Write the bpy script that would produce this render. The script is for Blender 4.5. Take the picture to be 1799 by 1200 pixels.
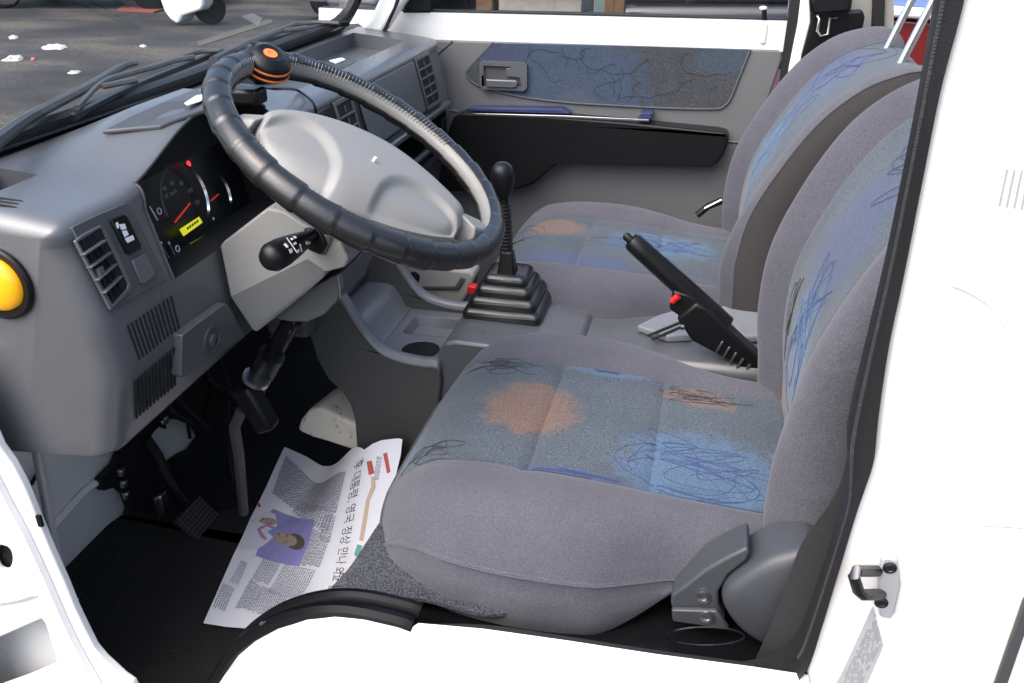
import bpy, bmesh, math, random
from mathutils import Vector as V, Matrix
from mathutils.geometry import tessellate_polygon
random.seed(7)
R = math.radians
C = bpy.context.scene.collection
for o in list(bpy.data.objects): bpy.data.objects.remove(o)
sc = bpy.context.scene

# ---------------------------------------------------------------- camera
PW, PH, FPX = 1799.0, 1200.0, 1580.0
YAW, PITCH, ROLL = R(12.71), R(26.745), R(-0.04)
CAM = V((0, 0, 1.12))
FW = V((-math.sin(YAW)*math.cos(PITCH), math.cos(YAW)*math.cos(PITCH), -math.sin(PITCH)))
_rt = V((math.cos(YAW), math.sin(YAW), 0)); _up = _rt.cross(FW)
RT = _rt*math.cos(ROLL)+_up*math.sin(ROLL); UP = _up*math.cos(ROLL)-_rt*math.sin(ROLL)
cd = bpy.data.cameras.new('camera'); cam = bpy.data.objects.new('camera', cd); C.objects.link(cam)
cd.sensor_width = 36.0; cd.lens = 36.0*FPX/PW; cd.clip_start = 0.02; cd.clip_end = 500
M = Matrix((RT, UP, -FW)).transposed().to_4x4(); M.translation = CAM
cam.matrix_world = M
sc.camera = cam
# ---------------------------------------------------------------- light
w = bpy.data.worlds.new('World'); sc.world = w; w.use_nodes = True
nt = w.node_tree; bg = nt.nodes['Background']
sky = nt.nodes.new('ShaderNodeTexSky'); sky.sky_type = 'NISHITA'; sky.sun_disc = False
SUN_EL, SUN_AZ = R(54), R(214)          # azimuth measured from +Y, clockwise seen from above
sky.sun_elevation = SUN_EL; sky.sun_rotation = SUN_AZ
sky.air_density = 1.0; sky.dust_density = 4.0; sky.ozone_density = 1.0
nt.links.new(sky.outputs[0], bg.inputs[0]); bg.inputs[1].default_value = 0.15
sl = bpy.data.lights.new('sun', 'SUN'); so = bpy.data.objects.new('sun', sl); C.objects.link(so)
sl.energy = 1.5; sl.angle = R(80); sl.color = (1.0, 0.97, 0.93)
sd = V((math.sin(SUN_AZ)*math.cos(SUN_EL), math.cos(SUN_AZ)*math.cos(SUN_EL), math.sin(SUN_EL)))
so.rotation_euler = sd.to_track_quat('Z', 'Y').to_euler(); so.location = sd*20
sc.view_settings.view_transform = 'Standard'; sc.view_settings.look = 'None'
sc.view_settings.exposure = 1.32; sc.view_settings.gamma = 1.0; sc.view_settings.use_curve_mapping = False

# ---------------------------------------------------------------- helpers: measuring
def ray(x, y): return FW + RT*((x-PW/2)/FPX) - UP*((y-PH/2)/FPX)
def P(x, y, X=None, Y=None, Z=None):
    """the point of the cab that stands at a given distance plane on the sight line"""
    d = ray(x, y)
    if X is not None: t = (X-CAM.x)/d.x
    elif Y is not None: t = (Y-CAM.y)/d.y
    else: t = (Z-CAM.z)/d.z
    return CAM+d*t
def PP(x, y, p0, n):
    d = ray(x, y); n = V(n); return CAM+d*((V(p0)-CAM).dot(n)/d.dot(n))
def PL(pts, **k): return [P(x, y, **k) for x, y in pts]

# ---------------------------------------------------------------- helpers: materials
MATS = {}
def mat(name, col, rough=.5, metal=0., bump=0., bscale=400., var=0., vscale=6., coat=0., spec=.5, emit=None, estr=0., sheen=0., wrinkle=0., dirt=None, dscale=9., dlo=.52, dhi=.72):
    m = bpy.data.materials.new(name); m.use_nodes = True; n = m.node_tree; b = n.nodes['Principled BSDF']
    L = n.links.new
    b.inputs['Base Color'].default_value = (*col, 1); b.inputs['Roughness'].default_value = rough
    b.inputs['Metallic'].default_value = metal; b.inputs['Specular IOR Level'].default_value = spec
    b.inputs['Coat Weight'].default_value = coat
    b.inputs['Sheen Weight'].default_value = sheen
    tc = n.nodes.new('ShaderNodeTexCoord')
    if var or dirt:
        nz = n.nodes.new('ShaderNodeTexNoise'); nz.inputs['Scale'].default_value = vscale; nz.inputs['Detail'].default_value = 6
        L(tc.outputs['Object'], nz.inputs['Vector'])
        mx = n.nodes.new('ShaderNodeMix'); mx.data_type = 'RGBA'
        lo = tuple(max(0, c*(1-var)) for c in col); hi = tuple(min(1, c*(1+var)) for c in col)
        mx.inputs[6].default_value = (*lo, 1); mx.inputs[7].default_value = (*hi, 1)
        L(nz.outputs['Fac'], mx.inputs[0]); out = mx.outputs[2]
        if dirt:
            n2 = n.nodes.new('ShaderNodeTexNoise'); n2.inputs['Scale'].default_value = dscale; n2.inputs['Detail'].default_value = 9
            n2.inputs['Roughness'].default_value = .7
            L(tc.outputs['Object'], n2.inputs['Vector'])
            rp = n.nodes.new('ShaderNodeMapRange'); rp.inputs[1].default_value = dlo; rp.inputs[2].default_value = dhi
            L(n2.outputs['Fac'], rp.inputs[0])
            m2 = n.nodes.new('ShaderNodeMix'); m2.data_type = 'RGBA'; L(rp.outputs[0], m2.inputs[0]); L(out, m2.inputs[6])
            m2.inputs[7].default_value = (*dirt, 1); out = m2.outputs[2]
        L(out, b.inputs['Base Color'])
        rr = n.nodes.new('ShaderNodeMapRange'); rr.inputs[3].default_value = max(0, rough-.08); rr.inputs[4].default_value = min(1, rough+.08)
        L(nz.outputs['Fac'], rr.inputs[0]); L(rr.outputs[0], b.inputs['Roughness'])
    if bump:
        nb = n.nodes.new('ShaderNodeTexNoise'); nb.inputs['Scale'].default_value = bscale; nb.inputs['Detail'].default_value = 3
        L(tc.outputs['Object'], nb.inputs['Vector'])
        bp = n.nodes.new('ShaderNodeBump'); bp.inputs['Strength'].default_value = bump; bp.inputs['Distance'].default_value = .002
        L(nb.outputs['Fac'], bp.inputs['Height']); L(bp.outputs[0], b.inputs['Normal'])
        if wrinkle:
            nw = n.nodes.new('ShaderNodeTexNoise'); nw.inputs['Scale'].default_value = 17; nw.inputs['Detail'].default_value = 4; nw.inputs['Distortion'].default_value = 1.2
            L(tc.outputs['Object'], nw.inputs['Vector'])
            b2 = n.nodes.new('ShaderNodeBump'); b2.inputs['Strength'].default_value = wrinkle; b2.inputs['Distance'].default_value = .012
            L(nw.outputs['Fac'], b2.inputs['Height']); L(b2.outputs[0], bp.inputs['Normal'])
    if emit:
        b.inputs['Emission Color'].default_value = (*emit, 1); b.inputs['Emission Strength'].default_value = estr
    MATS[name] = m; return m

def speckle(name, a, b_, scale, rough=.95, bump=.4, lo=.42, hi=.58, wrinkle=0., extra=None):
    """two-tone woven or felted cloth; extra = list of coloured motifs laid on it in UV metres"""
    m = bpy.data.materials.new(name); m.use_nodes = True; n = m.node_tree; b = n.nodes['Principled BSDF']; L = n.links.new
    b.inputs['Roughness'].default_value = rough; b.inputs['Specular IOR Level'].default_value = .15
    b.inputs['Sheen Weight'].default_value = .15
    tc = n.nodes.new('ShaderNodeTexCoord')
    def noise(sc_, src='Object', det=3, rgh=.5):
        z = n.nodes.new('ShaderNodeTexNoise'); z.inputs['Scale'].default_value = sc_; z.inputs['Detail'].default_value = det
        z.inputs['Roughness'].default_value = rgh
        L(tc.outputs[src], z.inputs['Vector']); return z
    def rng(x, f0, f1, t0=0., t1=1.):
        r = n.nodes.new('ShaderNodeMapRange'); r.inputs[1].default_value = f0; r.inputs[2].default_value = f1
        r.inputs[3].default_value = t0; r.inputs[4].default_value = t1; L(x, r.inputs[0]); return r.outputs[0]
    def mix(fac, A, B):
        x = n.nodes.new('ShaderNodeMix'); x.data_type = 'RGBA'; L(fac, x.inputs[0])
        for i, q in ((6, A), (7, B)):
            if isinstance(q, tuple): x.inputs[i].default_value = (*q, 1)
            else: L(q, x.inputs[i])
        return x.outputs[2]
    def mth(op, A, B):
        x = n.nodes.new('ShaderNodeMath'); x.operation = op
        for i, q in ((0, A), (1, B)):
            if isinstance(q, (int, float)): x.inputs[i].default_value = q
            else: L(q, x.inputs[i])
        return x.outputs[0]
    fine = noise(scale, 'Object', 2)
    col = mix(rng(fine.outputs['Fac'], lo, hi), a, b_)
    big = noise(9, 'Object', 4)
    col = mix(rng(big.outputs['Fac'], .35, .7, 0, .35), col, tuple(c*.72 for c in a))
    for (kind, u, v, ru, rv, c, dens) in (extra or []):
        mp = n.nodes.new('ShaderNodeMapping'); mp.vector_type = 'POINT'
        mp.inputs['Location'].default_value = (-u/ru, -v/rv, 0); mp.inputs['Scale'].default_value = (1/ru, 1/rv, 0)
        L(tc.outputs['UV'], mp.inputs['Vector'])
        ln = n.nodes.new('ShaderNodeVectorMath'); ln.operation = 'LENGTH'; L(mp.outputs[0], ln.inputs[0])
        wob = noise(38, 'UV', 3)
        d = mth('ADD', ln.outputs['Value'], rng(wob.outputs['Fac'], .3, .7, -.16, .16))
        if True:
            sp = noise(scale*.85, 'Object', 1)
            edge = noise(150, 'UV', 2)
            dd = mth('ADD', d, rng(edge.outputs['Fac'], .3, .7, -.10, .10))
            msk = mth('MULTIPLY', rng(dd, 1.02, .74), rng(sp.outputs['Fac'], .40, .60, .12, dens*.85+.08))
        col = mix(msk, col, c)
    L(col, b.inputs['Base Color'])
    bp = n.nodes.new('ShaderNodeBump'); bp.inputs['Strength'].default_value = bump; bp.inputs['Distance'].default_value = .0015
    L(fine.outputs['Fac'], bp.inputs['Height']); L(bp.outputs[0], b.inputs['Normal'])
    if wrinkle:
        nw = noise(16, 'Object', 4); nw.inputs['Distortion'].default_value = 1.2
        b2 = n.nodes.new('ShaderNodeBump'); b2.inputs['Strength'].default_value = wrinkle; b2.inputs['Distance'].default_value = .012
        L(nw.outputs['Fac'], b2.inputs['Height']); L(b2.outputs[0], bp.inputs['Normal'])
    MATS[name] = m; return m

mat('dash', (.084, .088, .096), .30, bump=.2, bscale=900, var=.10, vscale=11, spec=1.0, coat=.15, dirt=(.088, .09, .098), dscale=13, dlo=.55, dhi=.8)
mat('dash_dark', (.065, .063, .061), .55, bump=.3, bscale=900, var=.06)
mat('door_trim', (.125, .126, .130), .5, bump=.25, bscale=900, var=.08)
mat('console_grey', (.125, .131, .145), .32, bump=.2, bscale=900, var=.08, spec=.7)
mat('pale_tray', (.19, .20, .225), .35, bump=.2, bscale=900, var=.08)
mat('trim_grey', (.072, .075, .081), .42, bump=.25, bscale=900, var=.05)
mat('plate_grey', (.070, .073, .080), .42, bump=.15, bscale=900)
mat('shroud', (.27, .27, .262), .5, bump=.25, bscale=800, var=.04)
mat('hub', (.24, .235, .222), .42, bump=.2, bscale=800, var=.05)
mat('black', (.006, .006, .007), .34, bump=.1, bscale=700, spec=.3)
mat('black_matt', (.006, .006, .0065), .8, bump=.2, bscale=300)
mat('black_gloss', (.006, .006, .007), .10, spec=.5)
mat('rubber', (.015, .015, .016), .5, spec=.3, bump=.3, bscale=500, var=.2)
mat('rubber_edge', (.05, .052, .056), .5, bump=.2, bscale=500)
mat('vinyl', (.012, .012, .013), .30, bump=.12, bscale=300, var=.2, vscale=20, spec=.75)
mat('white', (.80, .79, .765), .28, coat=.4, var=.02, vscale=3)
mat('white_dirty', (.86, .85, .81), .45, var=.05, vscale=8, dirt=(.52, .45, .36), dscale=7, dlo=.62, dhi=.9)
mat('rusty_cream', (.78, .72, .60), .55, var=.08, vscale=20, dirt=(.10, .06, .03), dscale=22, dlo=.58, dhi=.66)
mat('headlining', (.28, .28, .27), .9)
mat('fabric_shaded', (.048, .044, .045), .95, bump=.5, bscale=900, var=.08, vscale=12, spec=.15, sheen=.2)  # same seat fabric, with the shade of the backrest sides put into its colour
mat('chrome', (.75, .76, .78), .18, metal=1.)
mat('steel', (.45, .45, .46), .35, metal=1., var=.2, vscale=60)
mat('dark_steel', (.10, .10, .11), .4, metal=1.)
mat('amber', (.95, .42, .01), .25, coat=.5, emit=(1.0, .50, .01), estr=.10)
mat('recliner', (.045, .049, .057), .42, bump=.15, bscale=800, var=.05)
mat('red', (.45, .012, .01), .4)
mat('red_sheet', (.20, .05, .04), .6, var=.3)
mat('trash', (.42, .41, .39), .9, var=.2, vscale=8)
mat('orange', (.85, .22, .06), .4)
mat('blue_film', (.028, .038, .11), .35)
mat('lcd', (.5, .5, .02), .4, emit=(.85, .85, .02), estr=.25)
mat('lcd_dim', (.12, .12, .01), .4, emit=(.4, .4, .01), estr=.05)
mat('lamp_red', (.8, .02, .02), .4, emit=(1, .03, .03), estr=.6)
mat('needle', (.75, .04, .03), .4, emit=(1, .03, .03), estr=.12)
mat('mark', (.75, .76, .80), .5)
mat('mark_dim', (.22, .22, .22), .5)
mat('paper', (.84, .83, .86), .9, var=.05, vscale=10, dirt=(.74, .68, .68), dscale=8, dlo=.55, dhi=.8)
mat('ink', (.34, .33, .38), .9)
mat('rod', (.42, .43, .46), .35, metal=.6)
mat('boot', (.010, .010, .011), .25, spec=.6)
mat('arch', (.004, .004, .005), .28, spec=.16)
mat('zinc', (.42, .43, .45), .3, metal=.35)
mat('scribble_blue', (.040, .060, .16), .95)
mat('scribble_black', (.024, .028, .034), .95)
mat('scribble_pale', (.085, .15, .26), .95)
mat('ink_dark', (.06, .055, .07), .9)
mat('picture', (.30, .28, .56), .8, var=.18, vscale=40)
mat('skin', (.46, .34, .26), .8, var=.45, vscale=130, dirt=(.16, .11, .09), dscale=120, dlo=.52, dhi=.62)
mat('hair', (.11, .095, .085), .8, var=.5, vscale=90)
mat('pink', (.50, .24, .42), .8, var=.3, vscale=80)
mat('shirt', (.72, .72, .76), .8, var=.12, vscale=60)
mat('red_ink', (.50, .10, .08), .8)
mat('orange_ink', (.62, .45, .33), .8)
mat('green_ink', (.12, .42, .34), .8)
mat('sticker', (.33, .34, .36), .5, var=.1, vscale=60)
mat('mat_felt', (.026, .025, .024), .95, bump=.8, bscale=500, var=.3, vscale=9, spec=.1)
mat('tyre', (.004, .004, .004), .9, spec=.1)
mat('car_white', (.70, .71, .74), .3, coat=.5)
mat('car_dark', (.012, .012, .016), .2, coat=.5)
mat('car_maroon', (.075, .02, .03), .3, coat=.5)
mat('car_red', (.14, .006, .006), .3, coat=.5)
mat('car_blue', (.14, .22, .45), .3, coat=.5)
mat('car_silver', (.42, .46, .52), .25, metal=.4, coat=.5)
mat('wood', (.10, .05, .022), .7, var=.4, vscale=20)
mat('wood_grey', (.25, .23, .20), .8, var=.3, vscale=20)
mat('shop_dark', (.03, .028, .03), .8)
mat('teal', (.09, .13, .12), .6)
speckle('fabric', (.066, .066, .082), (.101, .101, .122), 560, bump=.45, lo=.36, hi=.64, wrinkle=.20)
speckle('carpet', (.018, .021, .029), (.095, .100, .117), 520, bump=.9, lo=.42, hi=.62)
BASE = ((.036, .047, .061), (.096, .116, .142))
BLUE, DBLUE, ORNG, INK = (.072, .150, .265), (.050, .072, .185), (.235, .115, .06), (.018, .022, .03)

def glass(name, tint, f0):
    m = bpy.data.materials.new(name); m.use_nodes = True; n = m.node_tree; n.nodes.clear(); L = n.links.new
    o = n.nodes.new('ShaderNodeOutputMaterial'); t = n.nodes.new('ShaderNodeBsdfTransparent'); g = n.nodes.new('ShaderNodeBsdfGlossy')
    t.inputs[0].default_value = (*tint, 1); g.inputs['Roughness'].default_value = .02
    fr = n.nodes.new('ShaderNodeFresnel'); fr.inputs[0].default_value = f0
    mx = n.nodes.new('ShaderNodeMixShader'); L(fr.outputs[0], mx.inputs[0]); L(t.outputs[0], mx.inputs[1]); L(g.outputs[0], mx.inputs[2])
    L(mx.outputs[0], o.inputs[0]); MATS[name] = m
glass('glass', (.90, .93, .93), 1.45)
glass('glass_tint', (.55, .55, .58), 1.45)

def asphalt():
    m = bpy.data.materials.new('asphalt'); m.use_nodes = True; n = m.node_tree; b = n.nodes['Principled BSDF']; L = n.links.new
    tc = n.nodes.new('ShaderNodeTexCoord'); b.inputs['Roughness'].default_value = .85
    def nz(s, det, stretch=None):
        z = n.nodes.new('ShaderNodeTexNoise'); z.inputs['Scale'].default_value = s; z.inputs['Detail'].default_value = det
        if stretch:
            mp = n.nodes.new('ShaderNodeMapping'); mp.inputs['Scale'].default_value = stretch; mp.inputs['Rotation'].default_value = (0, 0, .35)
            L(tc.outputs['Object'], mp.inputs[0]); L(mp.outputs[0], z.inputs['Vector'])
        else: L(tc.outputs['Object'], z.inputs['Vector'])
        return z.outputs['Fac']
    def ramp(f, *st):
        r = n.nodes.new('ShaderNodeValToRGB'); e = r.color_ramp.elements
        e[0].position, e[0].color = st[0][0], (*st[0][1], 1); e[1].position, e[1].color = st[-1][0], (*st[-1][1], 1)
        for p, c in st[1:-1]:
            x = e.new(p); x.color = (*c, 1)
        L(f, r.inputs[0]); return r.outputs[0]
    c1 = ramp(nz(.9, 10, (.7, 1.35, 1)), (.36, (.010, .009, .009)), (.50, (.034, .030, .028)), (.64, (.086, .072, .057)))
    c2 = ramp(nz(22, 8), (.35, (.45, .45, .45)), (.7, (1.35, 1.35, 1.35)))
    mx = n.nodes.new('ShaderNodeMix'); mx.data_type = 'RGBA'; mx.blend_type = 'MULTIPLY'; mx.inputs[0].default_value = 1
    L(c1, mx.inputs[6]); L(c2, mx.inputs[7]); L(mx.outputs[2], b.inputs['Base Color']); MATS['asphalt'] = m
asphalt()

# ---------------------------------------------------------------- helpers: meshes
def origin(p):
    while p is not None and p.parent is not None: p = p.parent
    return V(p.location) if p is not None else V((0, 0, 0))
class MB:
    def __init__(s): s.v = []; s.f = []; s.uv = None
    def add(s, vs, fs):
        k = len(s.v); s.v += [V(q) for q in vs]; s.f += [tuple(i+k for i in f) for f in fs]; return s
    def box(s, c, size, ax=None):
        c = V(c); ex, ey, ez = ax if ax else (V((1, 0, 0)), V((0, 1, 0)), V((0, 0, 1)))
        h = [q/2 for q in size]
        vs = [c+ex*(h[0]*i)+ey*(h[1]*j)+ez*(h[2]*k) for i in (-1, 1) for j in (-1, 1) for k in (-1, 1)]
        return s.add(vs, [(0, 1, 3, 2), (4, 6, 7, 5), (0, 4, 5, 1), (2, 3, 7, 6), (0, 2, 6, 4), (1, 5, 7, 3)])
    def prism(s, poly, vec, holes=()):
        vec = V(vec); loops = [[V(q) for q in poly]]+[[V(q) for q in h] for h in holes]
        flat = [q for l in loops for q in l]; nn = len(flat)
        tris = tessellate_polygon(loops)
        fs = [tuple(t) for t in tris]+[tuple(i+nn for i in reversed(t)) for t in tris]
        k = 0
        for l in loops:
            m = len(l)
            for i in range(m): a, b = k+i, k+(i+1) % m; fs.append((a, b, b+nn, a+nn))
            k += m
        return s.add(flat+[q+vec for q in flat], fs)
    def loft(s, rings, closed=True, cap=True):
        m = len(rings[0]); vs = [q for r in rings for q in r]; fs = []
        for i in range(len(rings)-1):
            for j in range(m if closed else m-1):
                a, b = i*m+j, i*m+(j+1) % m; fs.append((a, b, b+m, a+m))
        if cap and closed:
            fs.append(tuple(reversed(range(m)))); k = (len(rings)-1)*m; fs.append(tuple(range(k, k+m)))
        return s.add(vs, fs)
    def tube(s, pts, r, n=10, cap=True):
        pts = [V(p) for p in pts]; rr = r if isinstance(r, (list, tuple)) else [r]*len(pts); rings = []
        t0 = (pts[1]-pts[0]).normalized(); a = t0.orthogonal().normalized()
        for i, p in enumerate(pts):
            t = (pts[min(i+1, len(pts)-1)]-pts[max(i-1, 0)]).normalized()
            a = (a-t*a.dot(t)).normalized(); b = t.cross(a)
            rings.append([p+(a*math.cos(q)+b*math.sin(q))*rr[i] for q in (2*math.pi*k/n for k in range(n))])
        return s.loft(rings, True, cap)
    def lathe(s, o, ax, prof, n=24, ref=None):
        o = V(o); ax = V(ax).normalized(); a = V(ref).normalized() if ref else ax.orthogonal().normalized(); b = ax.cross(a)
        rings = [[o+ax*h+(a*math.cos(q)+b*math.sin(q))*max(r, 1e-5) for q in (2*math.pi*k/n for k in range(n))] for r, h in prof]
        return s.loft(rings, True, True)
    def build(s, name, m, parent=None, bevel=0., seg=2, smooth=35, recalc=True, uv=None):
        me = bpy.data.meshes.new(name); o0 = origin(parent)
        me.from_pydata([tuple(q-o0) for q in s.v], [], s.f)
        if uv is not None:
            l = me.uv_layers.new(name='UVMap')
            for lp in me.loops: l.data[lp.index].uv = uv[lp.vertex_index]
        if recalc:
            bm = bmesh.new(); bm.from_mesh(me); bmesh.ops.recalc_face_normals(bm, faces=bm.faces); bm.to_mesh(me); bm.free()
        me.materials.append(MATS[m] if isinstance(m, str) else m)
        if smooth:
            me.shade_smooth(); me.set_sharp_from_angle(angle=R(smooth))
        o = bpy.data.objects.new(name, me); C.objects.link(o)
        if parent is not None: o.parent = parent
        if bevel:
            b = o.modifiers.new('bevel', 'BEVEL'); b.width = bevel; b.segments = seg; b.limit_method = 'ANGLE'; b.angle_limit = R(32)
        return o
def tag(o, label, cat, group=None, kind=None):
    if label: o['label'] = label
    if cat: o['category'] = cat
    if group: o['group'] = group
    if kind: o['kind'] = kind
    return o
def thing(name, label, cat, loc, group=None):
    o = bpy.data.objects.new(name, None); C.objects.link(o); o.location = loc; o.empty_display_size = .05
    return tag(o, label, cat, group)
def spline(pts, n=6, closed=False):
    """smooth curve through points"""
    pts = [V(p) for p in pts]; out = []; k = len(pts)
    for i in range(k if closed else k-1):
        if closed: a, b, c, d = pts[i-1], pts[i], pts[(i+1) % k], pts[(i+2) % k]
        else: a, b, c, d = pts[max(i-1, 0)], pts[i], pts[i+1], pts[min(i+2, k-1)]
        for j in range(n):
            t = j/n
            out.append(.5*((2*b)+(c-a)*t+(2*a-5*b+4*c-d)*t*t+(3*b-a-3*c+d)*t**3))
    if not closed: out.append(pts[-1])
    return out
def sm(t, a, b):
    t = max(0., min(1., (t-a)/(b-a))) if a != b else float(t > a)
    return t*t*(3-2*t)
def lerp(xs, ys, x):
    if x <= xs[0]: return ys[0]
    for i in range(len(xs)-1):
        if x <= xs[i+1]:
            t = (x-xs[i])/(xs[i+1]-xs[i]); return ys[i]+(ys[i+1]-ys[i])*t
    return ys[-1]
def smlerp(xs, ys, x):
    """monotone-ish smooth interpolation"""
    if x <= xs[0]: return ys[0]
    for i in range(len(xs)-1):
        if x <= xs[i+1]:
            t = (x-xs[i])/(xs[i+1]-xs[i]); k = len(xs)
            a = ys[i-1] if i else ys[i]; d = ys[i+2] if i+2 < k else ys[i+1]; b, c = ys[i], ys[i+1]
            return .5*((2*b)+(c-a)*t+(2*a-5*b+4*c-d)*t*t+(3*b-a-3*c+d)*t**3)
    return ys[-1]
def doodle(seed, loops, n=260):
    """one pencil-like line that wanders in loops inside the unit square"""
    r = random.Random(seed); fs = [(r.uniform(.5, loops), r.uniform(0, 6.28), r.uniform(.3, 1)) for _ in range(5)]; gs = [(r.uniform(.5, loops), r.uniform(0, 6.28), r.uniform(.3, 1)) for _ in range(5)]
    sa = sum(f[2] for f in fs)*.62; sb = sum(g[2] for g in gs)*.62; out = []
    for i in range(n):
        t = 6.2832*i/n
        out.append((sum(a*math.sin(f*t+p) for f, p, a in fs)/sa, sum(a*math.sin(f*t+p) for f, p, a in gs)/sb))
    return out
X_, Y_, Z_ = V((1, 0, 0)), V((0, 1, 0)), V((0, 0, 1))
#--PARTS--
# ================================================================ setting: street
GZ = -0.72
g = MB().add([(-60, -30, GZ), (40, -30, GZ), (40, 60, GZ), (-60, 60, GZ)], [(0, 1, 2, 3)]).build('street', 'asphalt')
tag(g, None, None, kind='structure')
def litter(pts, label, h=.006, m='trash'):
    q_ = spline(PL(pts, Z=GZ+.004), 4, True); c_ = sum(q_, V((0, 0, 0)))/len(q_); q_ = [c_+(q-c_)*random.uniform(.72, 1.1) for q in q_]
    rr = [q_, [c_+(q-c_)*.8+V((0, 0, h*random.uniform(.5, 1))) for q in q_], [c_+(q-c_)*.3+V((0, 0, h*random.uniform(.3, 1.6))) for q in q_]]
    o = MB().loft(rr).build('paper_scrap', m); tag(o, label, 'litter', 'litter on the street')
litter([(68, 83), (100, 76), (122, 82), (112, 87), (85, 88)], 'large flat white paper scrap lying on the street', .02)
litter([(2, 107), (22, 98), (42, 101), (38, 106), (12, 109)], 'crumpled white paper beside a red scrap on the street', .03)
litter([(14, 65), (26, 62), (35, 65), (30, 69), (16, 69)], 'small pale scrap on the street, left of the large paper', .02)
litter([(118, 129), (126, 125), (142, 126), (138, 130), (122, 130)], 'narrow pale scrap on the street just above the wiper', .015)
litter([(243, 81), (252, 78), (258, 81), (252, 84)], 'tiny white scrap alone on the grey street', .01)
litter([(54, 104), (57, 100), (62, 101), (61, 105), (57, 107)], 'small reddish scrap beside the crumpled paper', .01, 'red_ink')
# dark strip of old asphalt patch
o = MB().prism(PL([(345, 74), (475, 33), (480, 40), (350, 82)], Z=GZ+.001), (0, 0, .006)).build('road_patch', mat('patch', (.075, .07, .055), .9, bump=.5, bscale=80, var=.3)); tag(o, None, None, kind='structure')
# a white scooter in front of the truck
p = P(372, 43, Z=GZ)
sc_ = thing('scooter', 'white scooter fairing and black wheel standing on the street ahead', 'scooter', (p.x, p.y, GZ))
ax = V((.35, -.94, 0)).normalized(); fx = V((-ax.y, ax.x, 0))
wc = V((p.x, p.y, GZ+.24))
t = MB(); t.lathe(wc-ax*.06, ax, [(.10, 0), (.19, -.01), (.225, .01), (.24, .06), (.225, .11), (.19, .13), (.10, .12)], 28); t.build('tyre', 'tyre', sc_, smooth=50)
MB().lathe(wc-ax*.04, ax, [(.02, 0), (.11, 0), (.11, .08), (.02, .1)], 20).build('rim', 'steel', sc_)
b0 = PL([(280, -30), (281, 0), (288, 20), (298, 34), (310, 42), (316, 38), (320, 28), (352, 18), (357, 8), (358, -30)], Y=p.y-.25)
MB().prism(b0, (0.05, .32, 0)).build('fairing', 'car_white', sc_, .03, 3)
q = [V((b0[0].x, p.y-.1, 0.0)), V((p.x+.1, p.y-.1, .15))]
MB().tube([wc, wc+V((-.05, 0, .45)), wc+V((-.15, 0, .85))], .03, 8).build('fork', 'steel', sc_)
MB().box((p.x-.6, p.y, .02), (.75, .28, .12)).build('seat', 'black', sc_, .04, 3)
o = MB().prism(PL([(205, 20), (225, 5), (255, 3), (285, 8), (290, 17), (270, 23), (235, 21)], Z=GZ+.004), (0, 0, .02)).build('plastic_sheet', 'red_sheet'); tag(o, 'red plastic sheet lying on the street behind the scooter', 'sheet')
def car(name, label, loc, rot, m, L=4.2, W_=1.7, H_=1.5):
    c = thing(name, label, 'car', (loc[0], loc[1], GZ), 'cars parked around the truck')
    def T(x, y, z): return V((loc[0]+x*math.cos(rot)-y*math.sin(rot), loc[1]+x*math.sin(rot)+y*math.cos(rot), GZ+z))
    side = [(-L/2, .3), (-L/2-.02, .55), (-L/2+.1, .82), (-L*.22, .95), (L*.42, .98), (L/2, .8), (L/2+.02, .5), (L/2-.02, .28)]
    yv = T(0, W_, 0)-T(0, 0, 0)
    MB().prism([T(x, -W_/2, z) for x, z in side], yv).build('body', m, c, .09, 4)
    top = [(-L*.25, .93), (-L*.10, H_-.04), (0, H_), (L*.25, H_), (L*.40, .95)]
    MB().prism([T(x, -W_/2+.1, z) for x, z in top], yv*((W_-.2)/W_)).build('cabin', m, c, .08, 3)
    for s in (-1, 1):
        win = [(-L*.21, .98), (-L*.09, H_-.1), (L*.22, H_-.1), (L*.33, .99)]
        MB().prism([T(x, s*(W_/2-.088)-.01, z) for x, z in win], T(0, .02, 0)-T(0, 0, 0)).build('window', 'car_dark', c, .01)
        for x in (-L*.31, L*.31):
            o_ = T(x, s*(W_/2-.14), .3); ay = (T(0, s, 0)-T(0, 0, 0))
            wl = MB().lathe(o_-ay*.09, ay, [(.16, 0), (.27, .0), (.30, .03), (.30, .17), (.27, .20), (.19, .20)], 24).build('tyre', 'tyre', c)
            MB().lathe(o_-ay*.05, ay, [(.02, 0), (.18, 0), (.19, .14), (.04, .16)], 20).build('rim', 'steel', wl)
        MB().box(T(-L/2+.03, s*(W_/2-.28), .66), (.10, .30, .12), (T(1, 0, 0)-T(0, 0, 0), T(0, 1, 0)-T(0, 0, 0), Z_)).build('headlight', 'chrome', c, .03)
    return c
p = P(110, 19, Z=GZ); car('parked_car', 'dark car at the far edge of the street, seen over the near wiper', (p.x, p.y+1.0), R(8), 'car_dark')
p = P(470, 3, Z=GZ); car('parked_car', 'blue car far down the street, beyond the steering wheel', (p.x-.6, p.y+1.4), R(10), 'car_blue')
p = P(600, 45, Z=GZ); car('parked_car', 'silver car close to the far windscreen corner', (p.x+.35, p.y+2.1), R(75), 'car_silver')
p = P(1320, 25, Y=4.2); car('parked_car', 'maroon car beside the passenger window, near the lock knob', (p.x+1.15, 5.0), R(2), 'car_maroon', 2.6, 1.6, 1.7)
p = P(1160, 10, Y=8.2); car('parked_car', 'black car beyond the middle of the passenger window', (p.x+.35, 9.0), R(4), 'car_dark', 3.0, 1.7, 1.6)
tr = thing('cargo_trailer', 'red and pale blue cargo trailer seen past the passenger headrest', 'trailer', (P(1610, 60, Y=3.2).x, 3.4, GZ))
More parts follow.
